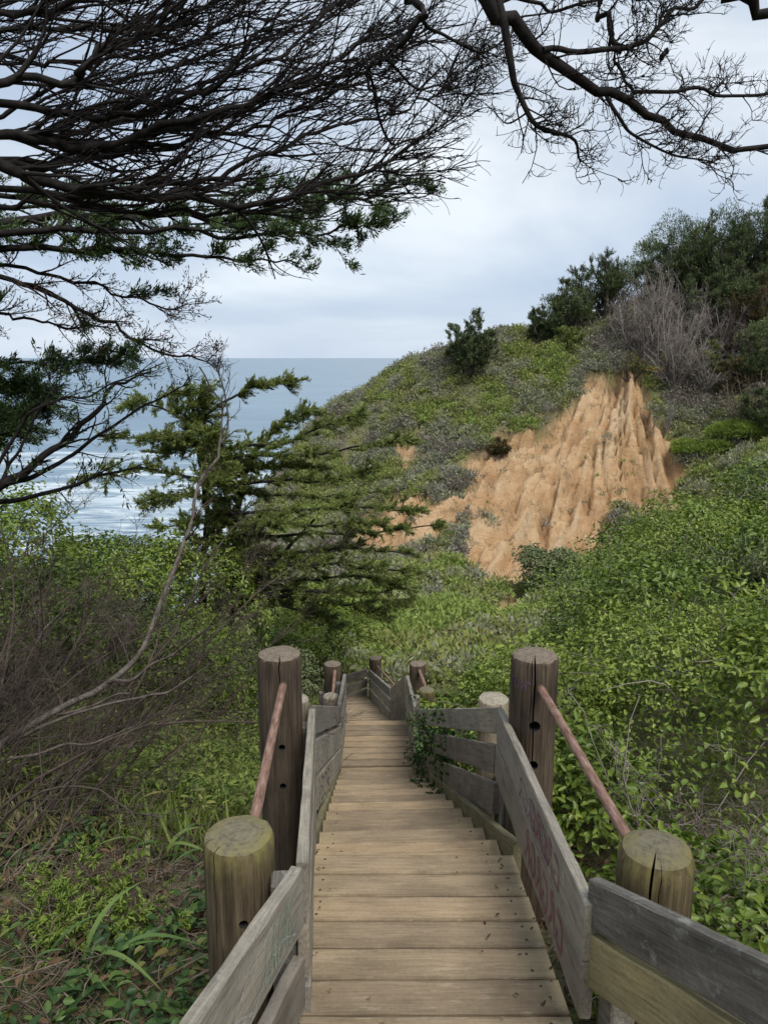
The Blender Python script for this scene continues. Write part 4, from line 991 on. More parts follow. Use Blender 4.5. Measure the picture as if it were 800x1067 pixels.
near_dead = (cs[:, 1] < 4.4) & (cs[:, 0] > 1.35+.22*np.maximum(cs[:, 1]-2.6, 0))
per = np.where(near_dead, 220, np.clip(2900-110*dist, 1300, 2500)*np.clip(Rb[:, 0]/.7, .5, 1.6)).astype(int)
gA = clump_leaves(Cb, Rb, per, Lb_, Lb_*.60, 'leaf', .7, -.3, tint=.8)
# tall shoots rising out of the thicket
ns = 1500; k = rng.integers(0, nC, ns); d = norm(rng.normal(size=(ns, 3))*[1, 1, .3]+[0, 0, .8])
sh = np.stack([Cb[k]+d*Rb[k]*f for f in (.5, .85, 1.15, 1.45)], 1); sh[:, -1, 2] -= .05
sR = np.broadcast_to(np.array([.005, .004, .0035, .0025]), (ns, 4))
p_, t_ = tuft_pts(sh, 9, .35); n_ = len(p_)
gB = leaves(p_, norm(t_*.4+rng.normal(size=(n_, 3))), norm(rng.normal(size=(n_, 3))*.5+[0, 0, 1]), .035+.04*rng.random(n_), .032, rnd=np.clip(.6+.4*rng.random(n_), 0, 1))
g_ = merge([gA, gB]); o = part('bramble_leaves', *g_[:3], mat=M['bramble'], rnd=g_[3]); o.name = 'bramble_thicket'
tag(o, 'mass of green bramble leaves covering the bank right of the boardwalk', 'bramble', kind='stuff')
nd = 1400; k = rng.choice(np.nonzero(cs[:, 0]-np.interp(cs[:, 1], DECK[:, 0], DECK[:, 2]) > 1.25)[0], nd); d = norm(rng.normal(size=(nd, 3))*[1, 1, .5]+[0, 0, .35]); c_ = norm(rng.normal(size=(nd, 3)))
dst = np.stack([Cb[k]+rng.normal(size=(nd, 3))*.0+d*Rb[k]*.8+(d*f+c_*.25*math.sin(math.pi*f))*(.2+.5*rng.random(nd)**2)[:, None]*np.where(dist[k] < 6, 1, .8)[:, None] for f in [0]]+[], 1) if False else None
st0 = Cb[k]+d*Rb[k]*.75; dl = norm(np.cross(d, c_)+d*.5); ll = (.25+.6*rng.random(nd)**2)[:, None]
dst = np.stack([st0+dl*ll*f+c_*ll*.22*math.sin(math.pi*f) for f in np.linspace(0, 1, 6)], 1)
g_ = merge([tubes(sh, sR, 3), tubes(dst, np.broadcast_to(np.linspace(.0065, .0025, 6), (nd, 6)), 4)])
o = part('bramble_stems', *g_[:3], mat=M['twig_grey'])
tag(o, 'thin grey and dead bramble stems among the leaves of the right bank', 'bramble stems', kind='stuff')
# grey feathery weeds poking out of the bank
for (px, py, z, hh, lab) in [(700, 545, 12, .8, 'grey green lupin tuft on the crest of the bramble bank'), (785, 610, 9.5, .8, 'grey green lupin tuft at the right edge of the bramble bank'), (660, 560, 12, .8, 'feathery green tuft on the bramble crest below the sand scar'), (625, 770, 6, .5, 'pale grassy weed beside the tall right post')]:
    b = P(px, py, z); b[2] = float(H(b[:1], b[1:2])[0]); T = thing('weed_tuft', b, lab, 'weed', 'weeds on the bramble bank')
    n = 46; a = rng.random(n)*6.28; d = np.stack([np.cos(a)*.4, np.sin(a)*.4, np.ones(n)], 1)*hh*(.6+.6*rng.random(n))[:, None]
    s = np.stack([b+rng.normal(size=(n, 3))*[.12, .12, 0]+d*f+np.array([0, 0, -.1*f*f]) for f in (0, .35, .7, 1)], 1)
    part('stems', *tubes(s, np.broadcast_to(np.array([.005, .004, .003, .002]), (n, 4)), 3)[:3], mat=M['twig_litter'], parent=T)
    g_ = spray(s, 26, .10, .022, .7, .4, .3); part('foliage', *g_[:3], mat=M['bush_grey'], parent=T, rnd=g_[3])
# vines over the right railing of the long flight
vg = []; vs_ = []
for k in range(46):
    f = .45+.5*rng.random(); q = c0+(c1-c0)*f; h0 = -.02-.75*rng.random()
    st = q+np.array([.03, 0, h0]); n = 7; pth = [st]
    d = norm(np.array([-.05-.15*rng.random(), rng.normal()*.6, rng.normal()*.4-.1]))
    for i in range(n-1): d = norm(d+rng.normal(size=3)*.35+[0, 0, -.12]); pth.append(pth[-1]+d*.055)
    vs_.append(np.array(pth))
vs_ = np.array(vs_); p_, t_ = tuft_pts(vs_, 34, .0); n_ = len(p_); p_ = p_+rng.normal(size=(n_, 3))*.035
vt = thing('creeping_vine', (c1[0]+.2, c1[1]-1.2, c1[2]-.8), 'small leaved creeping vine growing through the right railing onto the steps', 'vine')
part('stems', *tubes(vs_, np.full(vs_.shape[:2], .003), 3)[:3], mat=M['twig_brown'], parent=vt)
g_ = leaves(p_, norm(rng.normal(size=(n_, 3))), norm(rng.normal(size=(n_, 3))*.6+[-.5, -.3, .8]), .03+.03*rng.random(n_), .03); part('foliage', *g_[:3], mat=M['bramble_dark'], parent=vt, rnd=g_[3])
# dead tangle, bottom right
def bare_shrub(base, label, nst, dirf, Lr, per1, per2, mats, r0=.012, K=10, name='bare_shrub', group='bare shrubs', bias=(.2, 0, .3), wob=.12, sp=.15, per3=0, ang=(15, 50)):
    base = np.array(base, float); base[2] = float(H(base[:1], base[1:2])[0])
    T = thing(name, base, label, 'shrub', group)
    st = []
    for k in range(nst):
        d = norm(dirf(k)); p = base+rng.normal(size=3)*[sp, sp, 0]-[0, 0, .1]; L = Lr[0]+(Lr[1]-Lr[0])*rng.random(); q = [p]
        w_ = np.zeros(3)
        for i in range(K-1):
            w_ = w_*.5+rng.normal(size=3)*wob; d = norm(d+w_+np.array(bias)*.12); q.append(q[-1]+d*L/(K-1))
        st.append(q)
    st = np.array(st); R = r0*(.6+.8*rng.random(nst))[:, None]*np.linspace(1, .3, K)[None]
    t1 = grow(st, R, per1, ang, (Lr[0]*.2, Lr[0]*.55), 7, bias, wob, .15, .6, rmin=.0028)
    t2 = grow(*t1, per2, ang, (Lr[0]*.08, Lr[0]*.25), 5, bias, wob*1.3, .15, .7, rmin=.002)
    g_ = tubes(st, R, 6); part('stem', *g_[:3], mat=M[mats[0]], parent=T, smooth=True)
    gs = [tubes(*t1, 4), tubes(*t2, 3)]
    if per3: t3 = grow(*t2, per3, ang, (Lr[0]*.04, Lr[0]*.14), 4, bias, wob*1.3, .15, .8, rmin=.0018); gs.append(tubes(*t3, 3))
    g_ = merge(gs); part('twigs', *g_[:3], mat=M[mats[1]], parent=T)
    return T
b = P(765, 1010, 3.5)
bare_shrub(b, 'tangle of dead grey twigs behind the bottom right railing', 22, lambda k: np.array([abs(rng.normal())*.7-.05, rng.normal()*.5-.1, .75]), (.9, 1.6), 9, 6, ('twig_grey', 'twig_grey'), .008, wob=.22, bias=(-.1, 0, .0), sp=.35, ang=(25, 75))
b = P(770, 850, 4.5)
bare_shrub(b, 'dead twiggy shrub at the right edge among bramble leaves', 16, lambda k: np.array([rng.normal()*.5+.1, rng.normal()*.5-.3, .8]), (1.0, 1.7), 9, 6, ('twig_grey', 'twig_grey'), .008, wob=.2, bias=(-.1, 0, .0), sp=.3, ang=(25, 75))
# ------------------------------------------------------------------ bare shrub, left
b = P(-60, 860, 5.2)
def df(k):
    a = rng.random()
    return P(20+235*a**.8, 760-380*rng.random()**.9*(1-.25*a)-30, 5.6+1.6*rng.random())-b
bare_shrub(b, 'dense brown bare shrub fanning up from the left edge', 46, df, (1.7, 3.0), 14, 5, ('twig_brown', 'twig_brown'), .011, K=12, bias=(.2, .05, .22), wob=.13, sp=.4, per3=2, ang=(15, 60))
b2 = P(-120, 720, 6.6)
bare_shrub(b2, 'second bare shrub rising behind at the left edge with darker stems', 26, lambda k: P(60+130*rng.random(), 420+200*rng.random(), 7.2+rng.random())-b2, (1.4, 2.4), 9, 4, ('bark_dark', 'bark_dark'), .012, K=11, bias=(.2, 0, .3), wob=.09, sp=.3, ang=(12, 40))
# pale leaning sapling through it
bs = P(-40, 830, 5.3); zs = float(H(bs[:1], bs[1:2])[0])
T = thing('leaning_sapling', (bs[0], bs[1], zs), 'pale grey leaning sapling curving up in front of the layered cypress', 'tree', 'trees')
ls = [limbw([np.array([bs[0], bs[1], zs-.2]), (-20, 800, 5.3), (40, 755, 5.4), (110, 712, 5.6), (150, 672, 5.8), (175, 615, 6.0), (195, 560, 6.1), (207, 512, 6.2), (226, 475, 6.3), (233, 450, 6.35), (228, 418, 6.4), (207, 384, 6.4)], .027, .006, 40, .03),
      limbw([P(231, 462, 6.32), (236, 440, 6.4), (230, 400, 6.5), (222, 378, 6.5)], .010, .004, 40, .02),
      limbw([P(110, 712, 5.6), (150, 700, 5.5), (190, 672, 5.4), (219, 650, 5.3)], .014, .005, 40, .03),
      limbw([P(20, 770, 5.35), (80, 745, 5.2), (160, 725, 5.1), (215, 694, 5.0)], .014, .005, 40, .03),
      limbw([P(60, 745, 5.42), (95, 735, 5.3), (135, 721, 5.1)], .010, .006, 40, .02),
      limbw([P(-15, 797, 5.3), (40, 783, 5.2), (95, 772, 5.1), (140, 756, 5.0)], .012, .005, 40, .02)]
ls = stack(ls); part('trunk', *tubes(ls[0][:1], ls[1][:1], 8)[:3], mat=M['bark_pale'], parent=T, smooth=True)
limbs(ls[0][1:], ls[1][1:], 7, 'bark_grey', T)
t1 = grow(ls[0][:3], ls[1][:3], 16, (20, 55), (.15, .5), 7, (.15, 0, .4), .12, .45, .5, rmin=.003); t2 = grow(*t1, 4, (20, 50), (.08, .2), 5, (.1, 0, .4), .15, .2, .7, rmin=.002)
g_ = merge([tubes(*t1, 4), tubes(*t2, 3)]); part('twigs', *g_[:3], mat=M['twig_brown'], parent=T)
# bare boughs sweeping up from the left edge in front of the surf
bf = P(-150, 560, 6.0); zf = float(H(bf[:1], bf[1:2])[0])
T = thing('bare_tree', (bf[0], bf[1], zf), 'half bare dark tree at the left edge with twiggy boughs crossing the surf', 'tree', 'trees')
lf_ = [limbw([np.array([bf[0], bf[1], zf-.2]), np.array([bf[0]+.1, bf[1], zf+1]), (-40, 535, 6.0), (0, 505, 6.0), (45, 478, 6.1), (90, 440, 6.2), (120, 405, 6.3), (160, 388, 6.4)], .06, .007, 34, .04),
       limbw([P(-20, 520, 6.0), (40, 490, 6.2), (95, 462, 6.4), (150, 425, 6.6), (195, 400, 6.7)], .025, .005, 34, .04),
       limbw([P(-40, 535, 6.0), (20, 518, 6.3), (80, 504, 6.5), (125, 492, 6.7), (168, 488, 6.8)], .024, .006, 34, .03),
       limbw([P(0, 505, 6.0), (20, 470, 6.0), (45, 420, 6.0), (60, 380, 6.1)], .016, .004, 34, .04),
       limbw([P(-20, 520, 6), (20, 440, 5.9), (60, 420, 5.9), (110, 405, 6), (165, 378, 6.1)], .016, .004, 34, .05)]
lf_ = stack(lf_); limbs(*lf_, 8, 'bark_dark', T)
t1 = grow(*lf_, 17, (20, 55), (.2, .6), 8, (.25, 0, .3), .14, .4, .5, rmin=.0035); t2 = grow(*t1, 4, (20, 50), (.08, .25), 5, (.2, 0, .35), .16, .2, .7, rmin=.0026)
g_ = merge([tubes(*t1, 4), tubes(*t2, 3)]); part('twigs', *g_[:3], mat=M['bark_dark'], parent=T)
g_ = spray(t2[0][rng.random(len(t2[0])) < .22], 10, .05, .016, .6, .3); part('foliage', *g_[:3], mat=M['cypress'], parent=T, rnd=g_[3])
# ------------------------------------------------------------------ ground cover at left
def scatter(n, x0, x1, y0, y1, ok): 
    q = rng.random((n, 2))*[x1-x0, y1-y0]+[x0, y0]; q = q[ok(q[:, 0], q[:, 1])]
    return np.stack([q[:, 0], q[:, 1], H(q[:, 0], q[:, 1])], 1)
offl = lambda x, y: (x < np.interp(y, DECK[:, 0], DECK[:, 1])-.14) & (np.hypot(x-pLN[0], y-pLN[1]) > .22) & (np.hypot(x-pLT[0], y-pLT[1]) > .2)
q = scatter(9000, -5.5, -.3, .8, 9, offl); n = len(q)
d = norm(rng.normal(size=(n, 3))*[1, 1, .22]); L = .12+.5*rng.random(n)**2
pp = norm(rng.normal(size=(n, 3))*[1, 1, .6]+[0, 0, .5]); am = (.02+.16*rng.random(n)**2)[:, None]; am2 = (rng.normal(size=n)*.05)[:, None]
tw = np.stack([q+[0, 0, .03]+d*L[:, None]*f+pp*am*math.sin(math.pi*f)+np.roll(pp, 1, 1)*am2*math.sin(2*math.pi*f) for f in np.linspace(0, 1, 7)], 1)
o = part('dead_twig_litter', *tubes(tw, np.broadcast_to((.0022+.004*rng.random(n)**3)[:, None], (n, 7)), 3)[:3], mat=M['twig_litter']); tag(o, 'dead twigs and stalks littering the ground left of the boardwalk', 'twig litter', kind='stuff')
q = scatter(9000, -5.5, 2.2, .6, 9, lambda x, y: offl(x, y) | (x > np.interp(y, DECK[:, 0], DECK[:, 2])+.1)); n = len(q)
dk = rng.random((130, 2))*[1, 3.1]+[0, .3]; ed_ = np.where(rng.random(130) < .5, rng.random(130)**2.5*.35, 1-rng.random(130)**2.5*.35); dxx = deckl(dk[:, 1])+.02+(deckr(dk[:, 1])-deckl(dk[:, 1])-.04)*ed_
q = np.concatenate([q, np.stack([dxx, dk[:, 1], deckz(dk[:, 1])-.008], 1)]); n = len(q)
g_ = leaves(q+[0, 0, .02]+rng.random((n, 3))*np.where(np.arange(n) < n-130, .06, .004)[:, None]*[0, 0, 1], norm(rng.normal(size=(n, 3))*[1, 1, .3]), norm(rng.normal(size=(n, 3))*np.where(np.arange(n) < n-130, .5, .12)[:, None]+[0, 0, 1]), np.where(np.arange(n) < n-130, .04+.05*rng.random(n), .012+.022*rng.random(n)), np.where(np.arange(n) < n-130, .03, .011)); o = part('leaf_litter', *g_[:3], mat=M['litter'], rnd=g_[3]); tag(o, 'brown fallen leaves on the ground beside the boardwalk', 'leaf litter', kind='stuff')
# low bramble and nettle leaves in patches
q = scatter(24000, -5.5, -.3, 1.0, 9.5, lambda x, y: offl(x, y) & (vnoise(x*1.3+3, y*1.3, s=61)+.5*vnoise(x*4, y*4, s=62) > .80)); n = len(q)
hgt = .04+.30*rng.random(n)*vnoise(q[:, 0]*1.7, q[:, 1]*1.7, s=63)
g_ = leaves(q+np.stack([0*hgt, 0*hgt, hgt], 1), norm(rng.normal(size=(n, 3))*[1, 1, .3]), norm(rng.normal(size=(n, 3))*.45+[.1, -.2, 1]), .04+.045*rng.random(n), .036)
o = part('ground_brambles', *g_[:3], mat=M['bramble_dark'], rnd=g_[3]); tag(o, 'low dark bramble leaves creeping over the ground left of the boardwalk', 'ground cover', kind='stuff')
# weedy slope further down at left
q = scatter(30000, -5.5, -.55, 4.6, 14, lambda x, y: offl(x, y) & (x > -1.2-.34*y) & (x > -5)); n = len(q)
d = norm(rng.normal(size=(n, 3))*[.55, .55, 0]+[0, 0, 1]); g1 = blades(q, d, norm(rng.normal(size=(n, 3))), .12+.32*rng.random(n)**1.5, .012+.014*rng.random(n), np.clip(vnoise(q[:, 0]*.8, q[:, 1]*.8, s=71)*.7+rng.random(n)*.45-.05, 0, 1))
q = scatter(26000, -5.5, -.55, 5.2, 14, lambda x, y: offl(x, y) & (x > -1.2-.34*y) & (vnoise(x*1.1, y*1.1, s=73) > .42)); n = len(q)
g2 = leaves(q+np.stack([np.zeros(n), np.zeros(n), .05+.4*rng.random(n)], 1), norm(rng.normal(size=(n, 3))*[1, 1, .4]), norm(rng.normal(size=(n, 3))*.45+[0, 0, 1]), .05+.05*rng.random(n), .032, rnd=np.clip(.35+.65*rng.random(n), 0, 1))
g_ = merge([g1, g2]); o = part('slope_weeds', *g_[:3], mat=M['grass'], rnd=g_[3]); tag(o, 'yellowish green weeds and grass on the slope left of the boardwalk', 'weeds', kind='stuff')
# fern like plant and strap leaved plants
def frond_plant(px, py, z, n, L, label, mat='bush_bright'):
    b = P(px, py, z); b[2] = float(H(b[:1], b[1:2])[0]); T = thing('feathery_plant', b, label, 'plant', 'plants at lower left')
    a = rng.random(n)*6.28; st = []; 
    for k in range(n):
        l = L*(.5+.6*rng.random()); e = .5+.9*rng.random(); dx = np.array([math.cos(a[k]), math.sin(a[k]), 0])
        st.append([b+rng.normal(size=3)*[.06, .06, 0]+dx*l*f*math.cos(e*(1-f*.5))+np.array([0, 0, l*f*math.sin(e)*(1-.35*f)]) for f in np.linspace(0, 1, 8)])
    st = np.array(st); part('stems', *tubes(st, np.broadcast_to(np.linspace(.004, .0015, 8), st.shape[:2]), 3)[:3], mat=M['twig_litter'], parent=T)
    t1 = grow(st, np.full(st.shape[:2], .002), 8, (45, 75), (.08, .2), 4, (0, 0, 0), .08, .3, .6, flat=.5, rmin=.001)
    p, t = tuft_pts(t1[0], 16, .1); m = len(p)
    g_ = leaves(p, norm(t+rng.normal(size=(m, 3))*.6), norm(rng.normal(size=(m, 3))*.3+[0, 0, 1]), .022+.022*rng.random(m), .012, rnd=rng.random(m)*.8); part('foliage', *g_[:3], mat=M[mat], parent=T, rnd=g_[3])
frond_plant(70, 925, 4.0, 26, .5, 'feathery bright green plant on the dark ground at lower left')
frond_plant(112, 940, 3.9, 18, .4, 'smaller feathery green plant right beside the larger one')
def strap_plant(px, py, z, n, L, w, label, toff=0., lean=.9):
    b = P(px, py, z); b[2] = float(H(b[:1], b[1:2])[0]); T = thing('strap_leaved_plant', b, label, 'plant', 'plants at lower left')
    for k in range(n):
        a = rng.random()*6.28; l = L*(.7+.5*rng.random()); up = .7+.6*rng.random(); dx = np.array([math.cos(a), math.sin(a), 0]); sx_ = np.array([-dx[1], dx[0], 0])
        f = np.linspace(0, 1, 12); mid = b+np.outer(l*f*(.25+lean*.6*f), dx)+np.outer(l*(up*f-1.0*lean*f**2.2*(.6+.5*rng.random())), [0, 0, 1])+rng.normal(size=3)*[.04, .04, 0]
        ww = (w*(1-f**3)*np.minimum(1, .5+2*f))[:, None]
        V = np.concatenate([mid-sx_*ww+[0, 0, .3]*ww, mid, mid+sx_*ww+[0, 0, .3]*ww]); Fq = [(i, i+1, 12+i+1, 12+i) for i in range(11)]+[(12+i, 12+i+1, 24+i+1, 24+i) for i in range(11)]
        part('leaf', V, Fq, None, mat=M['strap'], parent=T, rnd=np.full(22, min(1, rng.random()*.9+toff)), smooth=True)
strap_plant(95, 1010, 3.5, 7, .55, .016, 'strap leaved plant with pale arching leaves at bottom left')
strap_plant(20, 1010, 3.4, 5, .5, .015, 'upright strap leaved plant in the bottom left corner', lean=.6)
strap_plant(90, 845, 5.3, 6, .5, .024, 'strap leaved plant with yellowed leaves under the bare shrub', .3)
strap_plant(165, 845, 5.0, 7, .55, .02, 'strap leaved plant with long green leaves right of the yellowed one')
strap_plant(215, 850, 5.0, 6, .5, .018, 'drooping strap leaved plant just left of the pipe handrail', .1)
strap_plant(130, 830, 5.6, 5, .45, .02, 'small half dead strap leaved plant beneath the fallen stick', .35)
sk = limb([(120, 836, 4.6), (140, 840, 4.6), (160, 846, 4.6)], .008, .006, 10, .004); V, Fq, _, _ = tubes(sk[0][None], sk[1][None], 7)
zoff = H(sk[0][:, 0], sk[0][:, 1]).max()+.05-sk[0][:, 2].mean(); o = part('fallen_stick', V+[0, 0, zoff], Fq, mat=M['bark_pale'], smooth=True); tag(o, 'short pale fallen stick on the weeds at left', 'stick')
# ------------------------------------------------------------------ far hillside scrub
nn_ = 60000
q = rng.random((nn_, 2))*[38, 46]+[-9, 15.5]; x, y = q[:, 0], q[:, 1]
s = scar_amount(x, y); keep = (s < .25) | ((s < .7) & (rng.random(nn_) < .12)) | (rng.random(nn_) < .012)
vis = (y > 14.5) & (x > -6-.1*y) & (x < 6+.55*y) & ~((x > 4) & (y < 17))
q = q[keep & vis]; x, y = q[:, 0], q[:, 1]; z = H(x, y); n = len(q)
den = vnoise(x*.5, y*.5, s=81)*.6+vnoise(x*1.6, y*1.6, s=82)*.4
zone = np.clip(vnoise(x*.28, y*.28, s=83)*.8+vnoise(x*1.1, y*1.1, s=84)*.9-.32+rng.normal(size=n)*.13+.42*np.clip((38-y)/9, 0, 1), 0.02, .98)
kk = rng.random(n) < np.clip(den*1.9-.25, .12, 1); q, x, y, z, zone = q[kk], x[kk], y[kk], z[kk], zone[kk]; n = len(q)
pass
sz = (.10+.5*rng.random(n)**3.5)*np.where(zone < .5, 1.15, .95)
cid = np.repeat(np.arange(n), (14+170*(sz-.1)).astype(int)); m = len(cid)
d = norm(rng.normal(size=(m, 3))); d[:, 2] = np.abs(d[:, 2])*.9+.05
pos = np.stack([x, y, z], 1)[cid]+d*sz[cid][:, None]*(.3+.75*rng.random(m))[:, None]
g_ = blades(pos, norm(d+rng.normal(size=(m, 3))*.6+[0, 0, .35]), norm(rng.normal(size=(m, 3))*.6+d), .09+.15*rng.random(m), .05+.05*rng.random(m), np.clip(zone[cid]+rng.normal(size=m)*.07, 0, 1))
o = part('hillside_scrub', *g_[:3], mat=M['scrub'], rnd=g_[3]); tag(o, 'low grey and olive coastal scrub covering the far hillside', 'scrub', kind='stuff')
# lone pines, dark pines and grey shrubs along the ridge
def spiky(name, px, py, hgt, rad, nst, label, mat, twig='bark_grey', leafd=14, up=1.1, cat='tree', group='trees and shrubs on the ridge', per1=8, per2=4, bl=(.2, .034), t0=.25, lean=(0, 0)):
    leafd = int(leafd*2.1); nst = int(nst*1.3); hgt *= 1.1
    xy = farcast(px, py); b = np.array([xy[0], xy[1], float(H(xy[:1], xy[1:])[0])])
    T = thing(name, b, label, cat, group)
    st = []
    for k in range(nst):
        a = rng.random()*6.28; r = math.sqrt(rng.random())*rad; end = b+np.array([math.cos(a)*r+lean[0], math.sin(a)*r+lean[1], hgt*(.6+.45*rng.random())*math.sqrt(max(.15, 1-.75*(r/rad)**2))])
        st.append(spline([b+rng.normal(size=3)*[.12, .12, 0]-[0, 0, .2], b+(end-b)*.45+rng.normal(size=3)*[.25, .25, .1]-[0, 0, .05*hgt], end], 9))
    st = np.array(st); R = np.broadcast_to(np.linspace(.05, .012, 9)*hgt/3.2, st.shape[:2])
    t1 = grow(st, R, per1, (25, 60), (.25*hgt*.5, .3*hgt), 6, (0, 0, .35*up), .14, t0, .5, rmin=.011); t2 = grow(*t1, per2, (20, 55), (.08*hgt, .17*hgt), 4, (0, 0, .45*up), .15, .2, .7, rmin=.008)
    part('trunk', *tubes(st, R, 6)[:3], mat=M[twig], parent=T, smooth=True)
    g_ = merge([tubes(*t1, 3), tubes(*t2, 3)]); part('twigs', *g_[:3], mat=M[twig], parent=T)
    if leafd:
        g_ = merge([spray(t1[0], leafd, bl[0], bl[1], .6, .6*up, .3, .04), spray(t2[0], leafd, bl[0], bl[1], .6, .6*up, .1, .04)]); part('foliage', *g_[:3], mat=M[mat], parent=T, rnd=g_[3])
    return T
spiky('pine_shrub', 490, 392, 3.7, 2.1, 22, 'lone spiky dark green pine shrub on the ridge above the sea', 'pine', leafd=12, bl=(.17, .045), up=1.3)
spiky('pine_tree', 566, 356, 2.4, 1.4, 12, 'lowest dark pine at the left end of the ridge clump', 'pine', leafd=14)
spiky('pine_tree', 596, 348, 3.4, 1.9, 12, 'open dark pine with gaps of sky left of the grey shrubs', 'pine', leafd=12, t0=.45)
spiky('pine_tree', 628, 338, 4.8, 2.1, 13, 'taller dark pine between the open pine and the grey shrubs', 'pine', leafd=13, t0=.5)
spiky('pine_tree', 655, 322, 4.6, 2.0, 12, 'dark green pine behind the top of the grey shrubs', 'pine', leafd=14)
spiky('pine_tree', 700, 300, 5.2, 2.6, 16, 'tallest green pine on top of the hill', 'pine', leafd=15)
spiky('pine_tree', 745, 302, 4.6, 2.5, 15, 'broad green pine right of the tallest one', 'pine', leafd=15)
spiky('pine_tree', 790, 292, 4.3, 2.4, 15, 'green pine at the right edge of the hilltop', 'pine', leafd=15)
spiky('pine_tree', 830, 280, 4.6, 2.4, 12, 'green pine cut by the right edge of the picture', 'pine', leafd=14)
spiky('pine_tree', 722, 322, 4.0, 2.4, 15, 'dense green pine just below the tallest one', 'pine', leafd=14)
spiky('pine_tree', 772, 322, 3.8, 2.4, 15, 'dense green pine low on the right of the hilltop', 'pine', leafd=14)
spiky('pine_tree', 688, 322, 3.6, 1.8, 12, 'small dark pine half behind the tall grey shrub', 'pine', leafd=14)
spiky('bushy_pine', 735, 345, 3.2, 2.2, 14, 'mid green bushy pine below the hilltop trees', 'pine', leafd=14)
spiky('bushy_pine', 790, 350, 3.4, 2.2, 14, 'browned bushy pine below the trees at the right edge', 'pine_brown', leafd=13)
spiky('dead_shrub', 672, 372, 5.0, 2.0, 16, 'tall bare grey shrub above the sand scar', '', 'twig_grey', 0, cat='shrub', per1=12, per2=6, up=.9)
spiky('dead_shrub', 700, 400, 5.0, 2.2, 17, 'spreading bare grey shrub right of the yellow flowers', '', 'twig_grey', 0, cat='shrub', per1=12, per2=6, up=.7)
spiky('dead_shrub', 652, 352, 3.6, 1.6, 13, 'smaller bare grey shrub beside the dark pines', '', 'twig_grey', 0, cat='shrub', per1=11, per2=6, up=.9)
spiky('dead_shrub', 735, 405, 3.6, 2.0, 13, 'bare grey shrub between the green and browned shrubs', '', 'twig_grey', 0, cat='shrub', per1=11, per2=6, up=.6)
spiky('dead_shrub', 780, 440, 3.0, 2.0, 13, 'low bare brown grey shrub at the right edge above the green slope', '', 'twig_litter', 0, cat='shrub', per1=11, per2=5, up=.3)
spiky('dead_shrub', 650, 318, 3.4, 1.8, 14, 'bare grey shrub crown in front of the dark ridge pines', '', 'twig_grey', 0, cat='shrub', per1=12, per2=6, up=.6)
spiky('dead_shrub', 715, 362, 3.6, 2.4, 16, 'wide bare grey shrub in the middle of the hilltop thicket', '', 'twig_grey', 0, cat='shrub', per1=12, per2=6, up=.4)
spiky('dead_shrub', 760, 372, 3.0, 2.2, 14, 'bare brownish shrub below the browned pine at the right', '', 'twig_brown', 0, cat='shrub', per1=12, per2=6, up=.4)
spiky('dead_shrub', 655, 395, 2.2, 1.4, 10, 'small bare shrub at the very top of the sand scar', '', 'twig_brown', 0, cat='shrub', per1=11, per2=5, up=.4)
spiky('dead_shrub', 690, 352, 4.4, 2.4, 18, 'broad bare grey shrub sweeping down from the hilltop crown', '', 'twig_grey', 0, cat='shrub', per1=13, per2=6, up=.5)
spiky('dead_shrub', 742, 368, 3.8, 2.4, 16, 'broad bare grey shrub on the slope right of the tall grey ones', '', 'twig_grey', 0, cat='shrub', per1=13, per2=6, up=.4)
spiky('dead_shrub', 690, 440, 2.4, 1.3, 9, 'low bare grey shrub hanging along the right rim of the sand scar', '', 'twig_grey', 0, cat='shrub', per1=10, per2=5, up=.4)
spiky('leafy_shrub', 738, 392, 1.9, 1.0, 9, 'small bright green shrub among bare grey ones on the slope', 'cypress_mid', leafd=14, cat='shrub', bl=(.16, .06))
spiky('leafy_shrub', 790, 400, 2.4, 1.5, 11, 'dark green shrub at the right edge of the slope', 'pine', leafd=14, cat='shrub')
spiky('leafy_shrub', 762, 410, 2.2, 1.2, 10, 'reddish brown dying shrub on the slope', 'pine_brown', leafd=13, cat='shrub')
spiky('leafy_shrub', 800, 445, 2.0, 1.8, 10, 'dull green shrub low at the right edge', 'pine', leafd=14, cat='shrub')
spiky('leafy_shrub', 590, 368, 1.1, 1.2, 8, 'low olive mound on the rim left of the sand scar', 'cypress_mid', leafd=13, cat='shrub', bl=(.15, .06))
spiky('leafy_shrub', 520, 470, .9, .7, 7, 'dark brown scrub clump hanging over the left rim of the sand scar', 'pine_brown', leafd=13, cat='shrub', bl=(.15, .05))
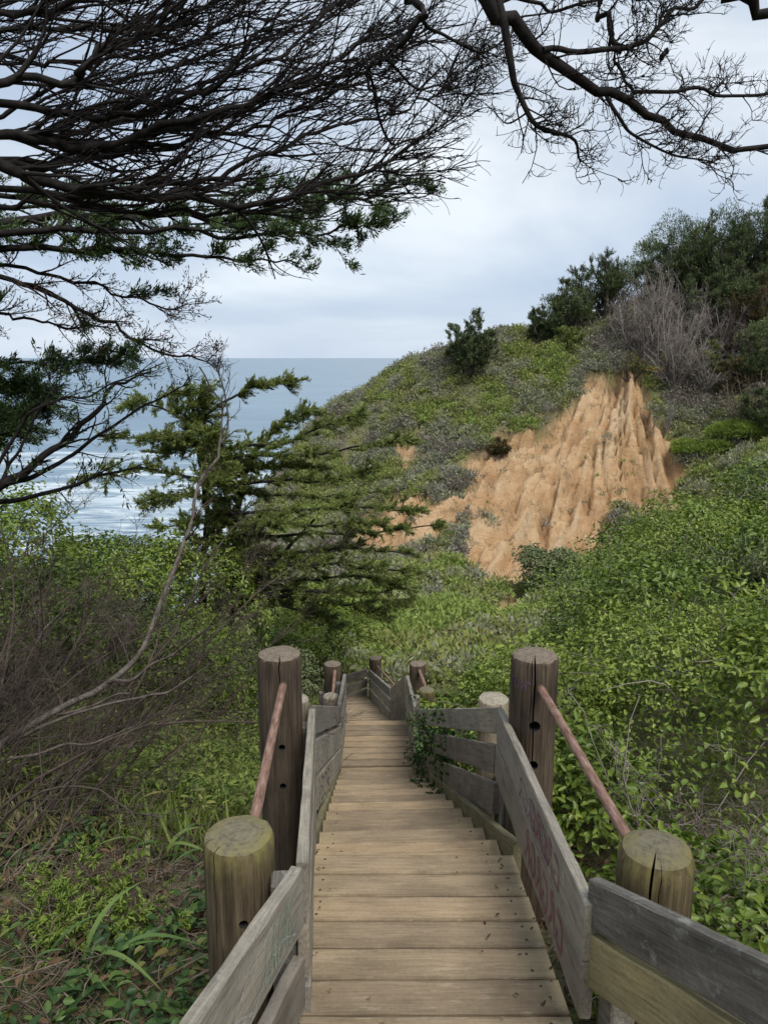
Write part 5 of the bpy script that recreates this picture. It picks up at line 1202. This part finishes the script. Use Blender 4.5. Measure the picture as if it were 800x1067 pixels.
for (px, py, rx, hh, mt_, lab) in [(588, 350, 1.7, 2.6, 'pine', 'low wind clipped dark bush at the left foot of the ridge pines'), (632, 335, 2.0, 3.3, 'pine', 'wind clipped dark bush under the open ridge pines'), (672, 318, 2.2, 3.9, 'bush_grey', 'wind clipped grey green bush left of the hilltop'), (708, 308, 2.5, 4.4, 'pine', 'dense dark bush forming the left of the hilltop crown'),
                               (745, 303, 2.6, 4.5, 'pine', 'dense dark bush forming the middle of the hilltop crown'), (785, 298, 2.7, 4.3, 'pine', 'dense dark bush forming the right of the hilltop crown'), (825, 292, 2.6, 4.2, 'pine', 'dense dark bush running out of the picture on the hilltop'), 
                               (778, 332, 2.4, 2.9, 'pine', 'darker bush in front of the hilltop crown at the right'), (810, 370, 2.2, 2.4, 'bush_grey', 'greyish bush on the slope at the right edge below the crown'), (770, 455, 1.8, 1.0, 'bush_bright', 'low bright green mound on the slope right of the sand scar'), (730, 480, 1.6, .9, 'bush_bright', 'flat bright green mound beside the lower right rim of the sand scar')]:
    xy = farcast(px, py); bush('hilltop_bush', np.array([xy[0], xy[1], 0]), rx, rx*.9, hh, 20, 520, .2, .045, mt_, lab, group='wind clipped bushes on the hill', kind='blade', smat='bark_grey', crad=.34)
for (px, py, r, lab) in [(677, 386, .75, 'bright yellow flowering patch at the top of the sand scar'), (703, 470, .45, 'yellow green flowering patch on the right rim of the sand scar')]:
    xy = farcast(px, py); b = np.array([xy[0], xy[1], float(H(xy[:1], xy[1:])[0])]); T = thing('flowering_mound', b, lab, 'flowers', 'flowering mounds')
    C = b+rng.normal(size=(6, 3))*[r*.5, r*.4, .05]+[0, 0, .1]; R = np.full((6, 3), .4*r)+[0, 0, -.1*r]
    g_ = clump_leaves(C, R, 140, .12, .07, 'leaf', .9); part('foliage', *g_[:3], mat=M['bush_grey'], parent=T, rnd=g_[3])
    g_ = clump_leaves(C+[0, 0, .06], R*1.1, 130, .10, .07, 'leaf', .9); part('flowers', *g_[:3], mat=M['yellow'], parent=T, rnd=g_[3])
# ------------------------------------------------------------------ camera, light, sky
cam = bpy.data.cameras.new('camera'); co = bpy.data.objects.new('camera', cam); COL.objects.link(co)
cam.sensor_fit = 'VERTICAL'; cam.sensor_height = 36; cam.lens = 800/1067*36
cam.clip_start = .05; cam.clip_end = 60000
co.rotation_euler = (math.pi/2-PITCH, 0, 0); scene.camera = co
EL, AZ = math.radians(58), math.radians(150)      # sun high, behind the viewer's right shoulder (azimuth clockwise from +y)
sd = Vector((math.sin(AZ)*math.cos(EL), math.cos(AZ)*math.cos(EL), math.sin(EL)))
sun = bpy.data.lights.new('sun', 'SUN'); so = bpy.data.objects.new('sun', sun); COL.objects.link(so)
sun.energy = 1.5; sun.angle = math.radians(24); sun.color = (1, .96, .9)
so.rotation_euler = sd.to_track_quat('Z', 'Y').to_euler(); so.location = (0, 0, 30)
w = bpy.data.worlds.new('World'); scene.world = w; w.use_nodes = True
nt = w.node_tree; N = NT(nt); bg = nt.nodes['Background']
sky = N.n('ShaderNodeTexSky', sky_type='NISHITA'); sky.sun_disc = False; sky.sun_elevation = EL; sky.sun_rotation = AZ
skyd = N.mix(1., sky.outputs[0], (.043, .043, .043), 'MULTIPLY')
tc = N.n('ShaderNodeTexCoord'); sx = N.n('ShaderNodeSeparateXYZ'); N.l(tc.outputs['Generated'], sx.inputs[0])
den = N.math('ADD', N.math('MAXIMUM', sx.outputs[2], 0.), .16)
cv = N.n('ShaderNodeCombineXYZ'); N.l(N.math('DIVIDE', sx.outputs[0], den), cv.inputs[0]); N.l(N.math('DIVIDE', sx.outputs[1], den), cv.inputs[1])
c1 = N.noise(N.mapv(cv.outputs[0], (.55, .5, 1)), 1., 7, .52, .4)
c2 = N.noise(N.mapv(cv.outputs[0], (.22, .3, 1), ), 1.6, 3, .5)
cf = N.math('ADD', N.math('MULTIPLY', c1, .6), N.math('MULTIPLY', c2, .4))
cloud = N.ramp(cf, [(.38, (.172, .216, .284)), (.455, (.228, .268, .328)), (.51, (.289, .32, .359)), (.57, (.391, .414, .433))])
hz = N.ramp(sx.outputs[2], [(0., (1, 1, 1)), (.09, (.45, .45, .45)), (.22, (0, 0, 0))])
cloud = N.mix(N.math('MULTIPLY', hz, .8), cloud, (.257, .303, .372))
N.l(N.mix(.85, skyd, cloud), bg.inputs['Color']); bg.inputs['Strength'].default_value = 1.0
vs = scene.view_settings; vs.view_transform = 'Standard'; vs.look = 'None'; vs.exposure = 1.38; vs.gamma = 1; vs.use_curve_mapping = False
scene.cycles.use_adaptive_sampling = True; scene.cycles.max_bounces = 6; scene.cycles.diffuse_bounces = 3; scene.cycles.transmission_bounces = 3
scene.cycles.use_denoising = True
